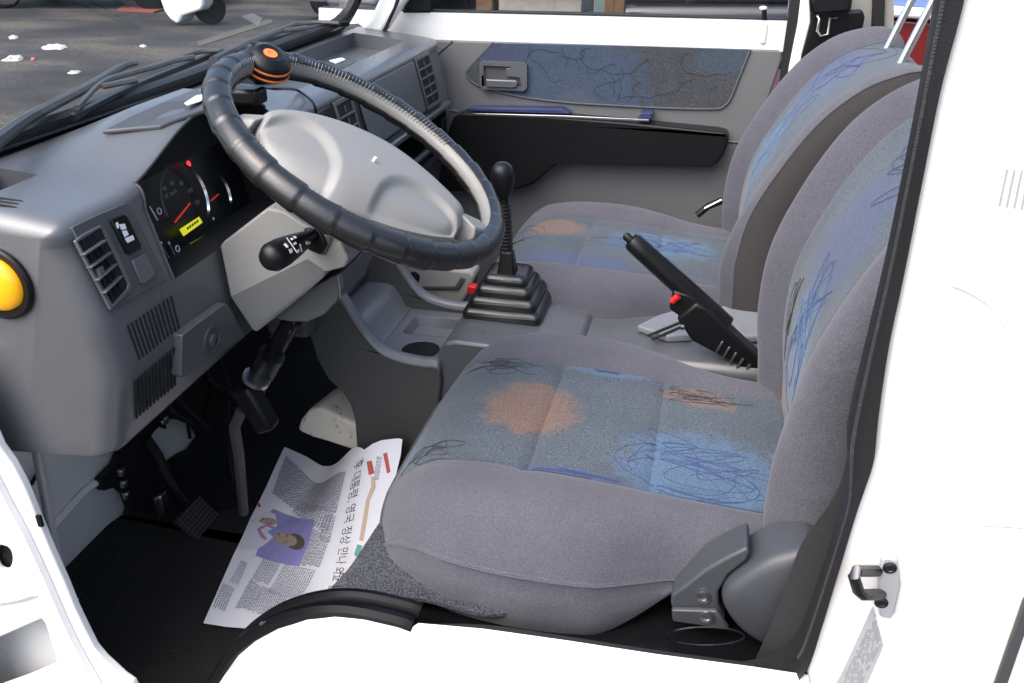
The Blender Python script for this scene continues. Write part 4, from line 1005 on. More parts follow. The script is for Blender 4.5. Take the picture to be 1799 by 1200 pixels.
def make_seat(label, yc, dx, fpath, s2, cl1, cl2, doodles):
    seat = thing('seat', label, 'seat', (dx-.12, yc, .30), 'front seats of the cab')
    o = V((dx, yc, 0))
    # ---------------- cushion: rows run front to back, columns across
    xs = [-.402, -.398, -.388, -.372, -.35, -.32, -.29]+[-.262+.0225*i for i in range(20)]
    Wx = [-.402, -.385, -.36, -.31, -.25, -.17, -.09, -.04, .01, .06, .16]; Wy = [.175, .205, .230, .262, .280, .286, .278, .256, .234, .224, .220]
    def Wd(x): return smlerp(Wx, Wy, x)
    IW = .152; ncb, nci = 12, 20
    def top(x, v, w_):
        base = .418+.010*sm(x, -.40, -.24)-.022*sm(x, -.2, .15)
        base -= .070*(max(0, (-.315-x))/.088)**2.3                    # front roll
        e = max(0., (abs(v)-(w_-.062)))/.062
        base -= .060*(1-math.sqrt(max(0, 1-e**2.4)))                  # side roll
        base += .020*sm(abs(v), .12, .20)*(1-.6*sm(abs(v), w_-.06, w_))*sm(x, -.41, -.30)   # bolster swell
        base += .004*math.cos(v*9)
        for s in (-IW, IW): base -= .0060*math.exp(-((v-s)/.0055)**2)*sm(x, -.39, -.33)
        if abs(v) < IW+.01:
            for px in (-.198, -.035): base -= .0060*math.exp(-((x-px)/.006)**2)
            base += .004*math.sin(math.pi*min(1, max(0, (x+.36)/.16)))*sm(-x, .198, .21)
        return base
    cols = []
    def colv(w_):
        i_ = min(IW, w_-.03)
        return [-w_+(w_-i_)*(1-(1-k/ncb)**1.6) for k in range(ncb)]+[-i_+2*i_*k/nci for k in range(nci)]+[i_+(w_-i_)*((k/ncb)**1.6) for k in range(ncb+1)]
    rows = []
    fx = []
    xs2 = []
    k = xs[0]
    for x in xs[:7]: xs2.append(x)
    x = -.275
    while x < .165: xs2.append(x); x += .0095
    for x in xs2:
        w_ = Wd(x); rows.append([V((x, v, top(x, v, w_))) for v in colv(w_)])
    nc = len(rows[0])
    def patch(name, m, c0, c1, r0=0, r1=None, uvs=False):
        r1 = len(rows)-1 if r1 is None else r1; mb = MB(); vs = []; uv = []
        for i in range(r0, r1+1):
            for j in range(c0, c1+1): q = rows[i][j]; vs.append(q+o); uv.append((q.x, q.y))
        n_ = c1-c0+1; fs = [(a*n_+b, a*n_+b+1, (a+1)*n_+b+1, (a+1)*n_+b) for a in range(r1-r0) for b in range(n_-1)]
        mb.add(vs, fs); ob = mb.build(name, m, seat, smooth=0, recalc=False, uv=uv)
        ob.data.shade_smooth(); return ob
    r1_ = min(range(len(rows)), key=lambda i: abs(rows[i][0].x+.198)); r2_ = min(range(len(rows)), key=lambda i: abs(rows[i][0].x+.035))
    patch('cushion_bolster', 'fabric', 0, ncb); patch('cushion_bolster', 'fabric', ncb+nci, nc-1)
    patch('cushion_panel', cl1, ncb, ncb+nci, 0, r1_); patch('cushion_panel', cl1, ncb, ncb+nci, r1_, r2_); patch('cushion_panel', cl1, ncb, ncb+nci, r2_, len(rows)-1)
    for k_, (cx, cv, rx, rv, lp_, m) in enumerate(doodles[0]):
        pts = []
        for a, b in doodle(k_*7+int(yc*100), lp_):
            x = max(-.395, min(.15, cx+a*rx)); v = max(-IW+.004, min(IW-.004, cv+b*rv)); pts.append(o+V((x, v, top(x, v, Wd(x))+.0004)))
        MB().tube(pts, .00042, 4).build('printed_line', m, seat, smooth=0)
    # ---------------- skirt round the cushion
    loop = [rows[i][0] for i in range(len(rows)-1, -1, -1)]+[rows[0][j] for j in range(1, nc)]+[rows[i][nc-1] for i in range(1, len(rows))]
    rings = []
    for q in loop:
        cx = V((-.10, 0, 0)); d = V((q.x-cx.x, q.y, 0)); 
        if abs(q.y) > .16 and q.x > -.33: d = V((0, 1 if q.y > 0 else -1, 0))
        d.normalize(); kx = sm(q.x, -.09, .07); bz = .280+.085*kx
        c1 = q.z-.006; hh = max(.012, c1-bz)
        sag = 1-kx*.8
        rr = [q, q+d*.004*sag+V((0, 0, -.004)), q+d*.0025*sag+V((0, 0, -.008)), q+d*.007*sag+V((0, 0, -.016-.1*hh))]
        rr += [V((q.x, q.y, bz+hh*.45))+d*(.011*sag+.002*math.sin(q.x*60)), V((q.x, q.y, bz+hh*.15))+d*.009*sag, V((q.x, q.y, bz))-d*.004, V((q.x, q.y, bz-.004))-d*.05]
        rings.append([p+o for p in rr])
    MB().tube([r[1]+V((0, 0, .001)) for r in rings][::2], .0013, 5).build('cushion_piping', 'fabric', seat)
    sk = MB().loft(rings, False, False).build('cushion_skirt', 'fabric', seat, smooth=0, recalc=True); sk.data.shade_smooth()
    MB().prism([o+V((x, -.16, z)) for x, z in ((-.33, .31), (.15, .31), (.15, .285), (-.33, .285))], (0, .32, 0)).build('seat_pan', 'black', seat)
    # ---------------- backrest
    zc = [q[1] for q in fpath]; xc = [q[0] for q in fpath]
    H = len(zc); path = []
    for i in range(61):
        t = i/60*(H-1); z = smlerp(list(range(H)), zc, t); x = smlerp(list(range(H)), xc, t)
        path.append((x, z))
    half = [(0, .014, 0), (.05, .015, 0), (.11, .017, 0), (.143, .022, 0), (.150, .020, 0), (.157, .030, 0), (.172, .050, 0), (.190, .060, 0), (.207, .052, 0), (.221, .030, 0), (.2265, .005, 0), (.2265, -.02, 0), (.222, -.035, 0), (.219, -.040, 0), (.205, -.055, 0), (.10, -.062, 0), (0, -.062, 0)]
    half_old = [(0, .036, 'i'), (.05, .0365, 'i'), (.10, .038, 'i'), (.133, .040, 'i'), (.139, .037, 's'), (.146, .043, 'b'), (.165, .056, 'b'), (.190, .060, 'b'), (.209, .052, 'b'), (.222, .030, 'b'), (.2255, .010, 's2'), (.2235, .004, 'r'), (.2245, -.02, 'r'), (.215, -.043, 'r'), (.18, -.058, 'r'), (.10, -.062, 'r'), (0, -.062, 'r')]
    def ring(i):
        x, z = path[i]; a, b = path[max(0, i-1)], path[min(60, i+1)]
        tx, tz = b[0]-a[0], b[1]-a[1]; L = math.hypot(tx, tz); tx, tz = tx/L, tz/L
        nx, nz_ = -tz, tx                                   # forward normal
        x, z = x-nx*.060, z-nz_*.060                         # the path runs along the crest of the bolsters
        f = i/60; ws = 1.0-.06*sm(f, .0, .25)*0-.10*sm(f, .55, .93)
        e = max(0, (f-.86)/.14); ws *= math.sqrt(max(.0, 1-.62*e**2.2)); ts = math.sqrt(max(.02, 1-e**2.6))
        e0 = max(0, (.07-f)/.07); ws *= 1-.06*e0**2; ts *= math.sqrt(max(.05, 1-.7*e0**2))
        bol = 1-.35*sm(f, .6, .95); nearf = 1-.78*sm(f, .16, .42)
        out = []
        for v, d, _ in half:
            dd = (d if d < .020 else .020+(d-.020)*bol)*ts
            if abs(v) < .128: dd += .006*math.cos(v*12.3)*ts
            out.append((v*ws, dd))
        full = [(-v, d if d < .020 else .020+(d-.020)*nearf) for v, d in out[:0:-1]]+out
        return [V((x+nx*d, v, z+nz_*d)) for v, d in full]
    # densify each section
    def dens(r): return r
    RG = [ring(i) for i in range(61)]; m_ = len(RG[0])
    # index bands of the full section (starts at the back centre, runs through -v to +v)
    nh = len(half); c0 = nh-1
    def band(a, b): return list(range(a, b+1))
    bands = {'backrest_panel': (c0-4, c0+4), 'backrest_bolster_a': (c0-s2, c0-4), 'backrest_bolster_b': (c0+4, c0+s2), 'rear_a': (0, c0-s2), 'rear_b': (c0+s2, m_-1)}
    def bpatch(name, m, a, b):
        mb = MB(); vs = []; uv = []; n_ = b-a+1; s = 0
        for i in range(61):
            if i: s += math.hypot(path[i][0]-path[i-1][0], path[i][1]-path[i-1][1])
            for j in range(a, b+1): vs.append(RG[i][j]+o); uv.append((RG[i][j].y, s))
        fs = [(p*n_+q, p*n_+q+1, (p+1)*n_+q+1, (p+1)*n_+q) for p in range(60) for q in range(n_-1)]
        ob = mb.add(vs, fs).build(name, m, seat, smooth=0, recalc=True, uv=uv); ob.data.shade_smooth()
        if True:
            sb = ob.modifiers.new('sub', 'SUBSURF'); sb.levels = 1; sb.render_levels = 1; sb.boundary_smooth = 'PRESERVE_CORNERS'
        return ob
    bpatch('backrest_panel', cl2, *bands['backrest_panel']); bpatch('backrest_bolster', 'fabric', *bands['backrest_bolster_a']); bpatch('backrest_bolster', 'fabric', *bands['backrest_bolster_b'])
    MB().loft([[RG[i][j]+o for i in range(61)] for j in list(range(0, c0-s2+1))], False, False).build('backrest_side', 'fabric_shaded', seat, smooth=80)
    MB().loft([[RG[i][j]+o for i in range(61)] for j in list(range(c0+s2, m_))], False, False).build('backrest_side', 'fabric_shaded', seat, smooth=80)
    MB().add([q+o for q in RG[60]], [tuple(range(m_))]).build('backrest_top', cl2, seat)
    MB().add([q+o for q in RG[0]], [tuple(range(m_))]).build('backrest_bottom', 'fabric_shaded', seat)
    for k_, (cv, cs_, rv, rs, lp_, m) in enumerate(doodles[1]):
        pts = []
        for a, b in doodle(k_*11+3+int(yc*100), lp_):
            fi = max(3, min(56, (cs_+b*rs)*60)); v = max(-.138, min(.138, cv+a*rv)); i = int(fi); t = fi-i
            def at(i):
                row = RG[i][c0-4:c0+5]
                for p, q in zip(row, row[1:]):
                    if p.y <= v <= q.y: return p.lerp(q, (v-p.y)/(q.y-p.y))
                return row[0] if v < row[0].y else row[-1]
            pts.append(o+at(i).lerp(at(i+1), t)+V((-.0012, 0, .0008)))
        MB().tube(pts, .00042, 4).build('printed_line', m, seat, smooth=0)
    # seam piping down the near bolster edge
    for j in (c0-s2, c0+s2):
        MB().tube([RG[i][j]+o for i in range(2, 60)], .0016, 5).build('piping', 'fabric', seat)
    for j in (c0-4, c0+4):
        MB().tube([RG[i][j]+o+V((.001, 0, 0)) for i in range(3, 59)], .0014, 5).build('piping', 'fabric', seat)
    # headrest on two chrome posts
    tx = V((path[60][0]-path[50][0], 0, path[60][1]-path[50][1])).normalized(); tx = V((.46, 0, .89)).normalized()
    b0 = V((path[58][0], 0, path[58][1]-.012))
    if s2 == 9: tx = (P(1640, 0, Y=1.76)-P(1600, 78, Y=1.76)).normalized(); b0 = P(1600, 78, Y=1.76)-o; b0.y = 0
    for s in (-1, 1):
        p_ = o+b0+V((.0, s*.085, 0)); MB().tube([p_-tx*.05, p_+tx*.23], .0075, 12).build('headrest_post', 'chrome', seat)
    hc = o+b0+tx*.27; s_ = Y_; n_ = tx.cross(s_)
    rings = []
    for k in range(9):
        f = -1+2*k/8; sc2 = math.sqrt(max(.05, 1-abs(f)**3)); rings.append([hc+tx*(.08*f)+(s_*(.13*math.copysign(abs(math.cos(a))**.6, math.cos(a)))+n_*(.045*math.copysign(abs(math.sin(a))**.7, math.sin(a))))*sc2 for a in [2*math.pi*i/28 for i in range(28)]])
    MB().loft(rings).build('headrest', 'fabric', seat, smooth=60)
    return seat
ds = make_seat('driver seat, grey with patterned blue and orange centre panels', 1.12, 0.0, [(.104, .36), (.104, .40), (.099, .46), (.089, .54), (.094, .64), (.123, .73), (.163, .81), (.203, .865), (.25, .905), (.30, .926), (.345, .930)], 12, 'cushion_cloth_driver', 'back_cloth_driver', ([(.03, -.08, .105, .07, 9, 'scribble_blue'), (.05, -.09, .09, .06, 7, 'scribble_blue'), (.0, -.075, .10, .065, 8, 'scribble_blue'), (-.30, .125, .055, .028, 7, 'scribble_black'), (-.29, .13, .045, .022, 6, 'scribble_black'), (.02, .125, .055, .020, 7, 'scribble_black'), (.02, .118, .05, .022, 5, 'scribble_black'), (-.34, -.118, .05, .030, 6, 'scribble_black'), (-.14, -.146, .055, .010, 6, 'scribble_blue'), (-.13, .145, .05, .008, 5, 'scribble_blue')], [(-.05, .40, .08, .16, 8, 'scribble_pale'), (-.04, .38, .07, .14, 7, 'scribble_blue'), (-.02, .70, .09, .13, 6, 'scribble_blue'), (.08, .35, .04, .10, 5, 'scribble_black')]))
ps = make_seat('passenger seat, grey with patterned panels, behind gear lever and handbrake', 1.845, -.055, [(.092, .36), (.090, .42), (.087, .50), (.101, .60), (.146, .70), (.205, .79), (.272, .850), (.335, .878), (.375, .886), (.41, .884)], 9, 'cushion_cloth_passenger', 'back_cloth_passenger', ([(-.03, .03, .11, .06, 9, 'scribble_blue'), (-.05, .02, .10, .055, 8, 'scribble_pale'), (-.35, .02, .04, .05, 5, 'scribble_black')], [(.03, .45, .09, .15, 8, 'scribble_pale'), (.04, .70, .09, .12, 6, 'scribble_blue')]))
# recliner covers on the driver seat
YR = .855
fr_ = [(1178, 1060), (1180, 1046), (1205, 1028), (1240, 1000), (1275, 980), (1312, 962), (1318, 972), (1312, 985), (1280, 1010), (1262, 1040), (1262, 1062), (1275, 1090), (1185, 1084)]
MB().prism(PL(fr_, Y=YR), (0, .05, 0)).build('recliner_bracket', 'recliner', ds, .005, 3)
MB().prism(PL([(1180, 1064), (1260, 1066), (1282, 1098), (1182, 1084)], Y=YR-.002), (0, -.008, 0)).build('recliner_foot', 'recliner', ds, .003, 3)
rc_ = [(1268, 1045), (1275, 1022), (1300, 1000), (1340, 975), (1380, 962), (1425, 957), (1440, 990), (1425, 1050), (1400, 1100), (1375, 1130), (1340, 1122), (1305, 1100), (1280, 1072)]
base = spline(PL(rc_, Y=YR), 4, True); cc = sum(base, V((0, 0, 0)))/len(base)
rings = [[q+V((0, .05, 0)) for q in base], base]
for k, (s_, h) in enumerate(((.985, .006), (.95, .011), (.88, .015), (.70, .018), (.4, .020), (.05, .021))): rings.append([cc+(q-cc)*s_+V((0, -h, 0)) for q in base])
MB().loft(rings).build('recliner_cover', 'recliner', ds, smooth=50)
for x, y in ((1236, 1048), (1242, 1083)):
    MB().lathe(P(x, y, Y=YR-(.001 if y < 1060 else .011)), (0, -1, 0), [(.0085, 0), (.0085, .0025), (.004, .0035), (.0035, .002), (.001, .002)], 16).build('screw', 'steel', ds)
# seat belts
def belt(label, pl, pr, m='rubber'):
    b = thing('seat_belt', label, 'seat belt', tuple(pl[0]))
    L_, R__ = spline(pl, 6), spline(pr, 6)
    MB().loft([[l, l+V((0, -.0014, 0)), r+V((0, -.0014, 0)), r] for l, r in zip(L_, R__)]).build('webbing', m, b, smooth=30); return b
belt('dark seat belt webbing running down between recliner cover and door seal', [P(1500, 700, Y=.83), P(1476, 850, Y=.82), P(1408, 955, Y=.815), P(1370, 1060, Y=.81), P(1315, 1185, Y=.80)], [P(1530, 710, Y=.83), P(1512, 870, Y=.82), P(1470, 990, Y=.815), P(1430, 1080, Y=.81), P(1400, 1200, Y=.80)], mat('webbing', (.022, .022, .024), .8, bump=.6, bscale=700))
pb = thing('seat_belt', 'black passenger seat belt with steel tongue hanging on the far post', 'seat belt', tuple(P(1450, 40, Y=2.14)))
MB().prism(PL([(1422, -40), (1500, -40), (1494, 20), (1516, 18), (1520, 30), (1514, 60), (1440, 95), (1405, 150), (1408, 100), (1424, 40)], Y=2.135), (0, .03, 0)).build('webbing', 'black', pb, .006, 3)
MB().tube([P(1436, 27, Y=2.125), P(1440, 33, Y=2.12), P(1436, 55, Y=2.12), P(1441, 63, Y=2.12), P(1454, 60, Y=2.12), P(1458, 32, Y=2.12), P(1470, 31, Y=2.125)], .003, 8).build('tongue', 'chrome', pb)
MB().prism(PL([(1420, -10), (1497, -10), (1494, 18), (1422, 24)], Y=2.12), (0, -.02, 0)).build('retractor', 'black', pb, .008, 3)
bk = thing('belt_buckle', 'black belt buckle strap beside the passenger seat back', 'buckle', tuple(P(1255, 370, Y=2.05)))
MB().tube([P(1225, 378, Y=2.06), P(1245, 362, Y=2.06), P(1270, 352, Y=2.06)], .008, 8).build('strap', 'black', bk)
MB().tube([P(1238, 366, Y=2.045), P(1268, 351, Y=2.045)], .0022, 6).build('chrome_edge', 'chrome', bk)
# ================================================================ passenger door
YD = 2.20
door = thing('passenger_door', 'closed passenger door with white top, patterned cloth inlay and black pocket', 'door', (-.3, YD+.03, .1))
def dq(pts, off=0.): return PL(pts, Y=YD-off)
MB().prism(dq([(560, 66), (735, 69), (1366, 88), (1374, 92), (1374, 105), (1355, 160), (1330, 230), (1295, 330), (1270, 560), (600, 560)]), (0, .03, 0)).build('door_panel', 'door_trim', door, .006, 3)
MB().prism(dq([(560, 14), (712, 21), (1050, 29), (1384, 37), (1390, 42), (1384, 92), (1365, 90), (735, 71), (560, 66)], -.004), (0, .04, 0)).build('door_top', 'white', door, .006, 3)
MB().prism(dq([(560, 13), (712, 17), (1050, 24), (1386, 33), (1386, 37), (1050, 29), (712, 22), (560, 18)], -.01), (0, .03, 0)).build('glass_seal', 'rubber', door, .002)
MB().prism(dq([(1384, 40), (1389, 40), (1398, -80), (1392, -80)], -.006), (0, .05, 0)).build('window_frame', 'white', door, .003)
MB().add(dq([(560, 20), (1386, 36), (1396, -300), (640, -300)], -.022), [(0, 1, 2, 3)]).build('window_glass', 'glass', door)
MB().prism(dq([(706, 23), (757, 23), (757, 0), (757, -70), (730, -70)], .0), (0, .02, 0)).build('quarter_panel', 'black', door, .004)
MB().box(P(790, 10, Y=2.36), (.13, .07, .11)).build('outside_mirror', 'black', door, .015, 3)
cloth = speckle('door_cloth', (.035, .038, .046), (.085, .090, .10), 620, extra=[('blob', -.36, .68, .22, .17, (.050, .085, .155), .9), ('blob', .02, .765, .10, .035, (.045, .08, .13), .7), ('blob', .075, .615, .03, .02, ORNG, .7), ('blob', -.58, .765, .12, .03, (.035, .045, .13), .6), ('blob', -.33, .64, .06, .05, (.10, .10, .12), .6)])
ip = [(866, 75), (1090, 80), (1318, 87), (1300, 132), (1284, 172), (1272, 186), (1255, 191), (1180, 190), (1080, 185), (1000, 180), (930, 172), (870, 160), (835, 147), (820, 132), (826, 118)]
pv = dq(ip, .001); mb = MB().prism(pv, (0, -.004, 0))
inl_ = mb.build('cloth_inlay', 'door_cloth', door, .002, uv=[(q.x, q.z) for q in mb.v])
ZB = P(1080, 178, Y=YD).z
for k_ in range(16):
    r = random.Random(k_+50); x, z = r.uniform(-.50, .05), r.uniform(.70, .77); an = r.uniform(0, 6.28); pts = []
    for i in range(60):
        an += r.uniform(-.5, .5); x += .0045*math.cos(an); z += .0035*math.sin(an)
        if not (-.52 < x < .03 and ZB < z < .782): break
        pts.append(V((x, YD-.0054, z)))
    if len(pts) > 6: MB().tube(pts, .0005, 4).build('printed_line', 'scribble_black', door, smooth=0)
MB().tube(spline(dq(ip[2:]+[(866, 75)], .003), 4), .0032, 6).build('inlay_piping', 'trim_grey', door)
MB().tube(dq([(757, 105), (795, 72)], .0), .003, 6).build('panel_crease', 'plate_grey', door)
MB().tube(dq([(765, 192), (805, 196)], .0), .003, 6).build('panel_crease', 'plate_grey', door)
MB().tube(dq([(1262, 247), (1310, 252)], .0), .003, 6).build('panel_crease', 'plate_grey', door)
bz = MB().prism(dq([(847, 106), (922, 109), (927, 113), (927, 154), (921, 159), (849, 156), (844, 150), (844, 110)], .006), (0, -.010, 0), [dq([(851, 114), (898, 116), (898, 133), (915, 135), (918, 151), (852, 150)], .006)]).build('handle_bezel', 'dash', door, .003, 3)
MB().prism(dq([(849, 112), (920, 113), (920, 153), (849, 153)], .0065), (0, -.001, 0)).build('handle_cavity', 'dash_dark', bz)
MB().prism(dq([(854, 138), (906, 140), (911, 143), (910, 151), (905, 153), (856, 151)], .012), (0, -.010, 0)).build('handle_lever', 'dash', bz, .003, 3)
MB().prism(dq([(890, 119), (917, 120), (917, 135), (890, 134)], .0085), (0, -.0055, 0)).build('lock_slide', 'dash', bz, .002)
pk = [(806, 198), (820, 191), (960, 195), (1100, 206), (1262, 222), (1278, 226), (1281, 236), (1272, 262), (1262, 276), (1245, 283), (1100, 280), (1020, 277), (985, 279), (968, 292), (945, 312), (920, 322), (880, 326), (800, 326), (780, 310), (796, 230)]
MB().prism(PL(pk, Y=YD-.001), (0, -.055, 0)).build('door_pocket', 'black', door, .012, 4)
for x, y in ((995, 236), (1197, 245)):
    c = P(x, y, Y=YD-.0565); MB().lathe(c, (0, -1, 0), [(.013, -.002), (.013, .0012), (.010, .0012), (.010, .0), (.001, .0)], 20).build('screw_cap', 'black', door)
MB().prism(PL([(822, 190), (985, 192), (1000, 200), (985, 200), (824, 195)], Y=YD-.045), (0, .04, 0)).build('blue_film', 'blue_film', door, .001)
MB().prism(PL([(1126, 199), (1146, 199), (1142, 210), (1120, 209)], Y=YD-.045), (0, .04, 0)).build('blue_film', 'blue_film', door, .001)
MB().prism(PL([(830, 199), (990, 203), (1140, 210), (1140, 214), (990, 207), (830, 203)], Y=YD-.058), (0, .004, 0)).build('pocket_edge_highlight', 'steel', door, .001)  # pale strip added to paint the highlight along the pocket's top edge
MB().tube([P(1343, 34, Y=YD+.006), P(1343, 14, Y=YD+.006)], .0055, 12).build('lock_knob', 'black', door); MB().lathe(P(1341, 14, Y=YD+.004), Z_, [(.006, -.004), (.0085, -.002), (.0085, .002), (.003, .004)], 14).build('lock_knob_cap', 'mark', door)
MB().tube(dq([(1345, 42), (1340, 75)], -.003), .006, 8).build('pressed_rib', 'white', door)
# ================================================================ centre console
cs = thing('centre_console', 'grey centre console with cup holder and coin tray', 'console', (-.5, 1.48, .0))
npx = [(538, 560), (548, 520), (575, 497), (598, 522), (625, 565), (650, 598), (672, 618), (700, 630), (735, 638), (766, 641), (772, 650), (775, 672), (760, 800), (700, 860), (628, 860), (627, 793), (623, 738), (615, 710), (600, 688), (577, 668), (557, 633), (543, 587)]
nf = PL(npx, Y=1.352)
MB().prism(nf, (0, .022, 0)).build('side_wall', 'dash_dark', cs, .005, 3)
fz = [V((q.x, 1.60, q.z)) for q in nf]
MB().prism(fz, (0, .022, 0)).build('side_wall', 'dash_dark', cs, .005, 3)
rimc = spline([nf[i] for i in range(1, 11)], 5)
for yo, off in ((0, 1.352), (0, 1.60)):
    rr = [V((q.x, off+.011, q.z)) for q in rimc]
    MB().loft([[q+V((0, -.013, -.006)), q+V((0, -.012, .003)), q+V((0, -.006, .0065)), q+V((0, .006, .0065)), q+V((0, .013, .002)), q+V((0, .013, -.006))] for q in rr]).build('rim', 'console_grey', cs, smooth=60)
# floor of the tray with cup hole and coin recess
zf = .346
def zrow(x): return zf+.13*sm(-x, .575, .66)+.02*sm(-x, .54, .60)
cx_, cy_ = -.498, 1.428
cup = [V((cx_+.036*math.cos(a), cy_+.036*math.sin(a), zf)) for a in [2*math.pi*i/28 for i in range(28)]]
coin = [V((x, y, zf)) for x, y in ((-.555, 1.495), (-.548, 1.488), (-.455, 1.488), (-.448, 1.495), (-.448, 1.562), (-.455, 1.569), (-.548, 1.569), (-.555, 1.562))]
MB().prism([V((-.575, 1.372, zf)), V((-.435, 1.372, zf)), V((-.435, 1.602, zf)), V((-.575, 1.602, zf))], (0, 0, -.004), [cup, coin]).build('tray_floor', 'console_grey', cs, .0015)
MB().lathe((cx_, cy_, zf-.002), (0, 0, -1), [(.037, -.001), (.0365, .0), (.033, .055), (.030, .058), (.001, .058)], 28).build('cup_holder', 'black', cs)
MB().prism([q+V((0, 0, -.002)) for q in coin], (0, 0, -.022)).build('coin_recess', 'dash_dark', cs) if False else None
mb = MB(); c2 = [q.lerp(V((-.5, 1.528, zf)), .12)+V((0, 0, -.02)) for q in coin]; mb.loft([coin, c2], True, False); mb.add(c2, [tuple(range(len(c2)))]); mb.build('coin_recess', 'console_grey', cs, smooth=60)
rp = [[V((x, y, z)) for y in (1.372, 1.602)] for x, z in ((-.575, zf), (-.585, zf+.006), (-.60, zf+.035), (-.61, zf+.048), (-.625, zf+.053), (-.68, zf+.05), (-.78, zf+.02))]
MB().loft(rp, False, False).build('tray_ramp', 'console_grey', cs, smooth=60)
MB().box((-.70, 1.487, .57), (.02, .23, .3)).build('console_back', 'black_matt', cs)
# ---- gear lever base and boot
sb_ = [(-.442, .0), (-.452, .30), (-.445, .375), (-.432, .398), (-.41, .404), (-.24, .400), (-.20, .39), (-.18, .36), (-.18, .0)]
MB().prism([V((x, 1.365, z)) for x, z in sb_], (0, .29, 0)).build('gear_base', 'dash', cs, .018, 4)
MB().box((-.05, 1.52, .19), (.42, .20, .38)).build('rear_console', 'dash', cs, .02, 4)
MB().prism(PL([(1118, 583), (1150, 566), (1192, 553), (1204, 574), (1216, 600), (1172, 602)], Z=.381), (0, 0, .014)).build('console_rail', 'pale_tray', cs, .004, 3)
MB().prism(PL([(1262, 545), (1325, 533), (1350, 540), (1350, 602), (1300, 606)], Z=.381), (0, 0, .018)).build('console_lid', 'pale_tray', cs, .006, 3)
MB().box((-.46, 1.668, .372), (.02, .02, .02), None).build('red_lid_tab', 'red', cs, .003)
gl_ = thing('gear_lever', 'black gear lever with stepped rubber boot and round knob', 'gear lever', (-.35, 1.535, .40))
GC = V((-.352, 1.535, .402))
def sqring(hw, hd, z, r=.012):
    out = []
    for (sx, sy) in ((1, 1), (-1, 1), (-1, -1), (1, -1)):
        a0 = {(1, 1): 0, (-1, 1): 90, (-1, -1): 180, (1, -1): 270}[(sx, sy)]
        for k in range(4):
            a = R(a0+30*k); out.append(GC+V((sx*(hw-r)+r*math.cos(a), sy*(hd-r)+r*math.sin(a), z)))
    return out
for i, (hw, z0, z1) in enumerate(((.075, 0, .020), (.064, .018, .040), (.053, .038, .060), (.042, .058, .078))):
    MB().loft([sqring(hw, hw, z0), sqring(hw, hw, z0+(z1-z0)*.55), sqring(hw-.004, hw-.004, z0+(z1-z0)*.85), sqring(hw-.010, hw-.010, z1), sqring(.02, .02, z1)], True, True).build('boot_step', 'boot', gl_, .003, 3)
LA = GC+V((0, -.012, .07)); LB = P(884, 330, Y=1.53)
MB().loft([[LA+V((s*.018, t*.018, 0)) for s, t in ((1, 1), (-1, 1), (-1, -1), (1, -1))], [LA+V((s*.011, t*.011, .05)) for s, t in ((1, 1), (-1, 1), (-1, -1), (1, -1))]]).build('lever_socket', 'black', gl_, .004, 2)
ld = (LB-LA); cl_ = []; rd_ = []
for i in range(60):
    t = .22+.6*i/59; cl_.append(LA+ld*t); rd_.append(.0105 if i % 4 < 2 else .0132)
MB().tube(cl_, rd_, 14).build('corrugated_sleeve', 'rubber', gl_, smooth=30)
MB().tube([LA+ld*.8, LB+ld*.04], .009, 12).build('rod', 'black', gl_)
MB().lathe(LB-ld.normalized()*.02, ld, [(.008, 0), (.014, .008), (.019, .022), (.022, .038), (.0215, .05), (.017, .060), (.009, .066), (.001, .067)], 24).build('knob', 'black', gl_, smooth=70)
for e in ([(1138, 590), (1196, 566)], [(1146, 596), (1200, 573)], [(1278, 552), (1326, 545)]):
    p, q = PL(e, Z=.3965); dd_ = (q-p).normalized(); MB().box((p+q)/2, ((q-p).length, .006, .003), (dd_, Z_.cross(dd_), Z_)).build('slot', 'black_matt', cs, .001)
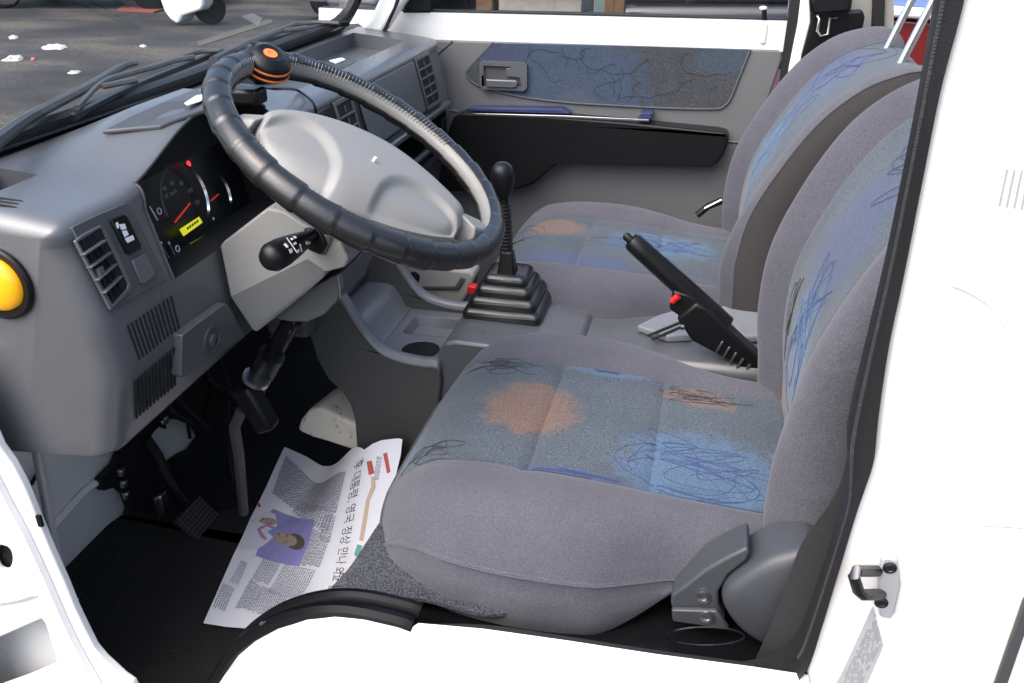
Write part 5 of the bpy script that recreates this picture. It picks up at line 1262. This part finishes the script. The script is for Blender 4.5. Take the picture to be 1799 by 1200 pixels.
# ---- parking brake
pbk = thing('parking_brake', 'black parking brake lever with red button between the seats', 'parking brake', tuple(P(1300, 640, Y=1.45)))
a, b = P(1108, 422, Y=1.455), P(1275, 572, Y=1.455); d = (b-a).normalized(); up_ = Y_.cross(d); up_ = up_ if up_.z > 0 else -up_
MB().tube([a-d*.0, a+d*.006, a+d*.03, a+(b-a)*.55, b], [.0135, .0165, .0172, .0185, .0185], 18).build('grip', 'black', pbk, smooth=50)
MB().tube([a-d*.014, a-d*.010, a+d*.004], [.005, .0075, .0075], 14).build('release_button', 'black', pbk)
MB().prism(PL([(1175, 545), (1182, 510), (1215, 520), (1260, 560), (1230, 580)], Y=1.435), (0, .03, 0)).build('guard', 'black', pbk, .005)
MB().tube(PL([(1180, 530), (1192, 520)], Y=1.428), .0062, 10).build('red_switch', 'red', pbk)
lv = PL([(1188, 560), (1222, 532), (1248, 545), (1285, 585), (1345, 640), (1345, 680), (1290, 640), (1215, 600)], Y=1.43)
MB().prism(lv, (0, .04, 0)).build('lever_arm', 'black', pbk, .006, 3)
MB().lathe(P(1199, 575, Y=1.429), (0, -1, 0), [(.0045, -.002), (.0045, .002), (.001, .003)], 12).build('rivet', 'chrome', pbk)
for i in range(6):
    p = P(1270+i*12, 600+i*10, Y=1.428); q = P(1258+i*12, 620+i*9, Y=1.428); dd = (q-p).normalized()
    MB().box((p+q)/2, ((q-p).length, .004, .003), (dd, Y_.cross(dd), Y_)).build('ratchet_rib', 'steel' if i < 3 else 'rubber_edge', pbk, .0006)
# ---- passenger footwell box
hb = thing('heater_box', 'pale grey moulded box in the passenger footwell beyond the console', 'heater box', tuple(P(760, 500, Y=1.8)))
MB().prism(PL([(660, 470), (700, 462), (826, 476), (834, 486), (826, 512), (806, 545), (770, 560), (690, 540)], Y=1.78), (0, .06, 0)).build('casing', mat('casing', (.34, .33, .30), .6, var=.1), hb, .008, 3)
MB().lathe(P(728, 487, Y=1.779), (0, -1, 0), [(.013, -.004), (.013, .001), (.001, .001)], 18).build('round_hole', 'black_matt', hb)
MB().prism(PL([(712, 502), (800, 502), (812, 484), (818, 490), (806, 508), (716, 508)], Y=1.779), (0, -.004, 0)).build('ledge', 'dash', hb, .002)
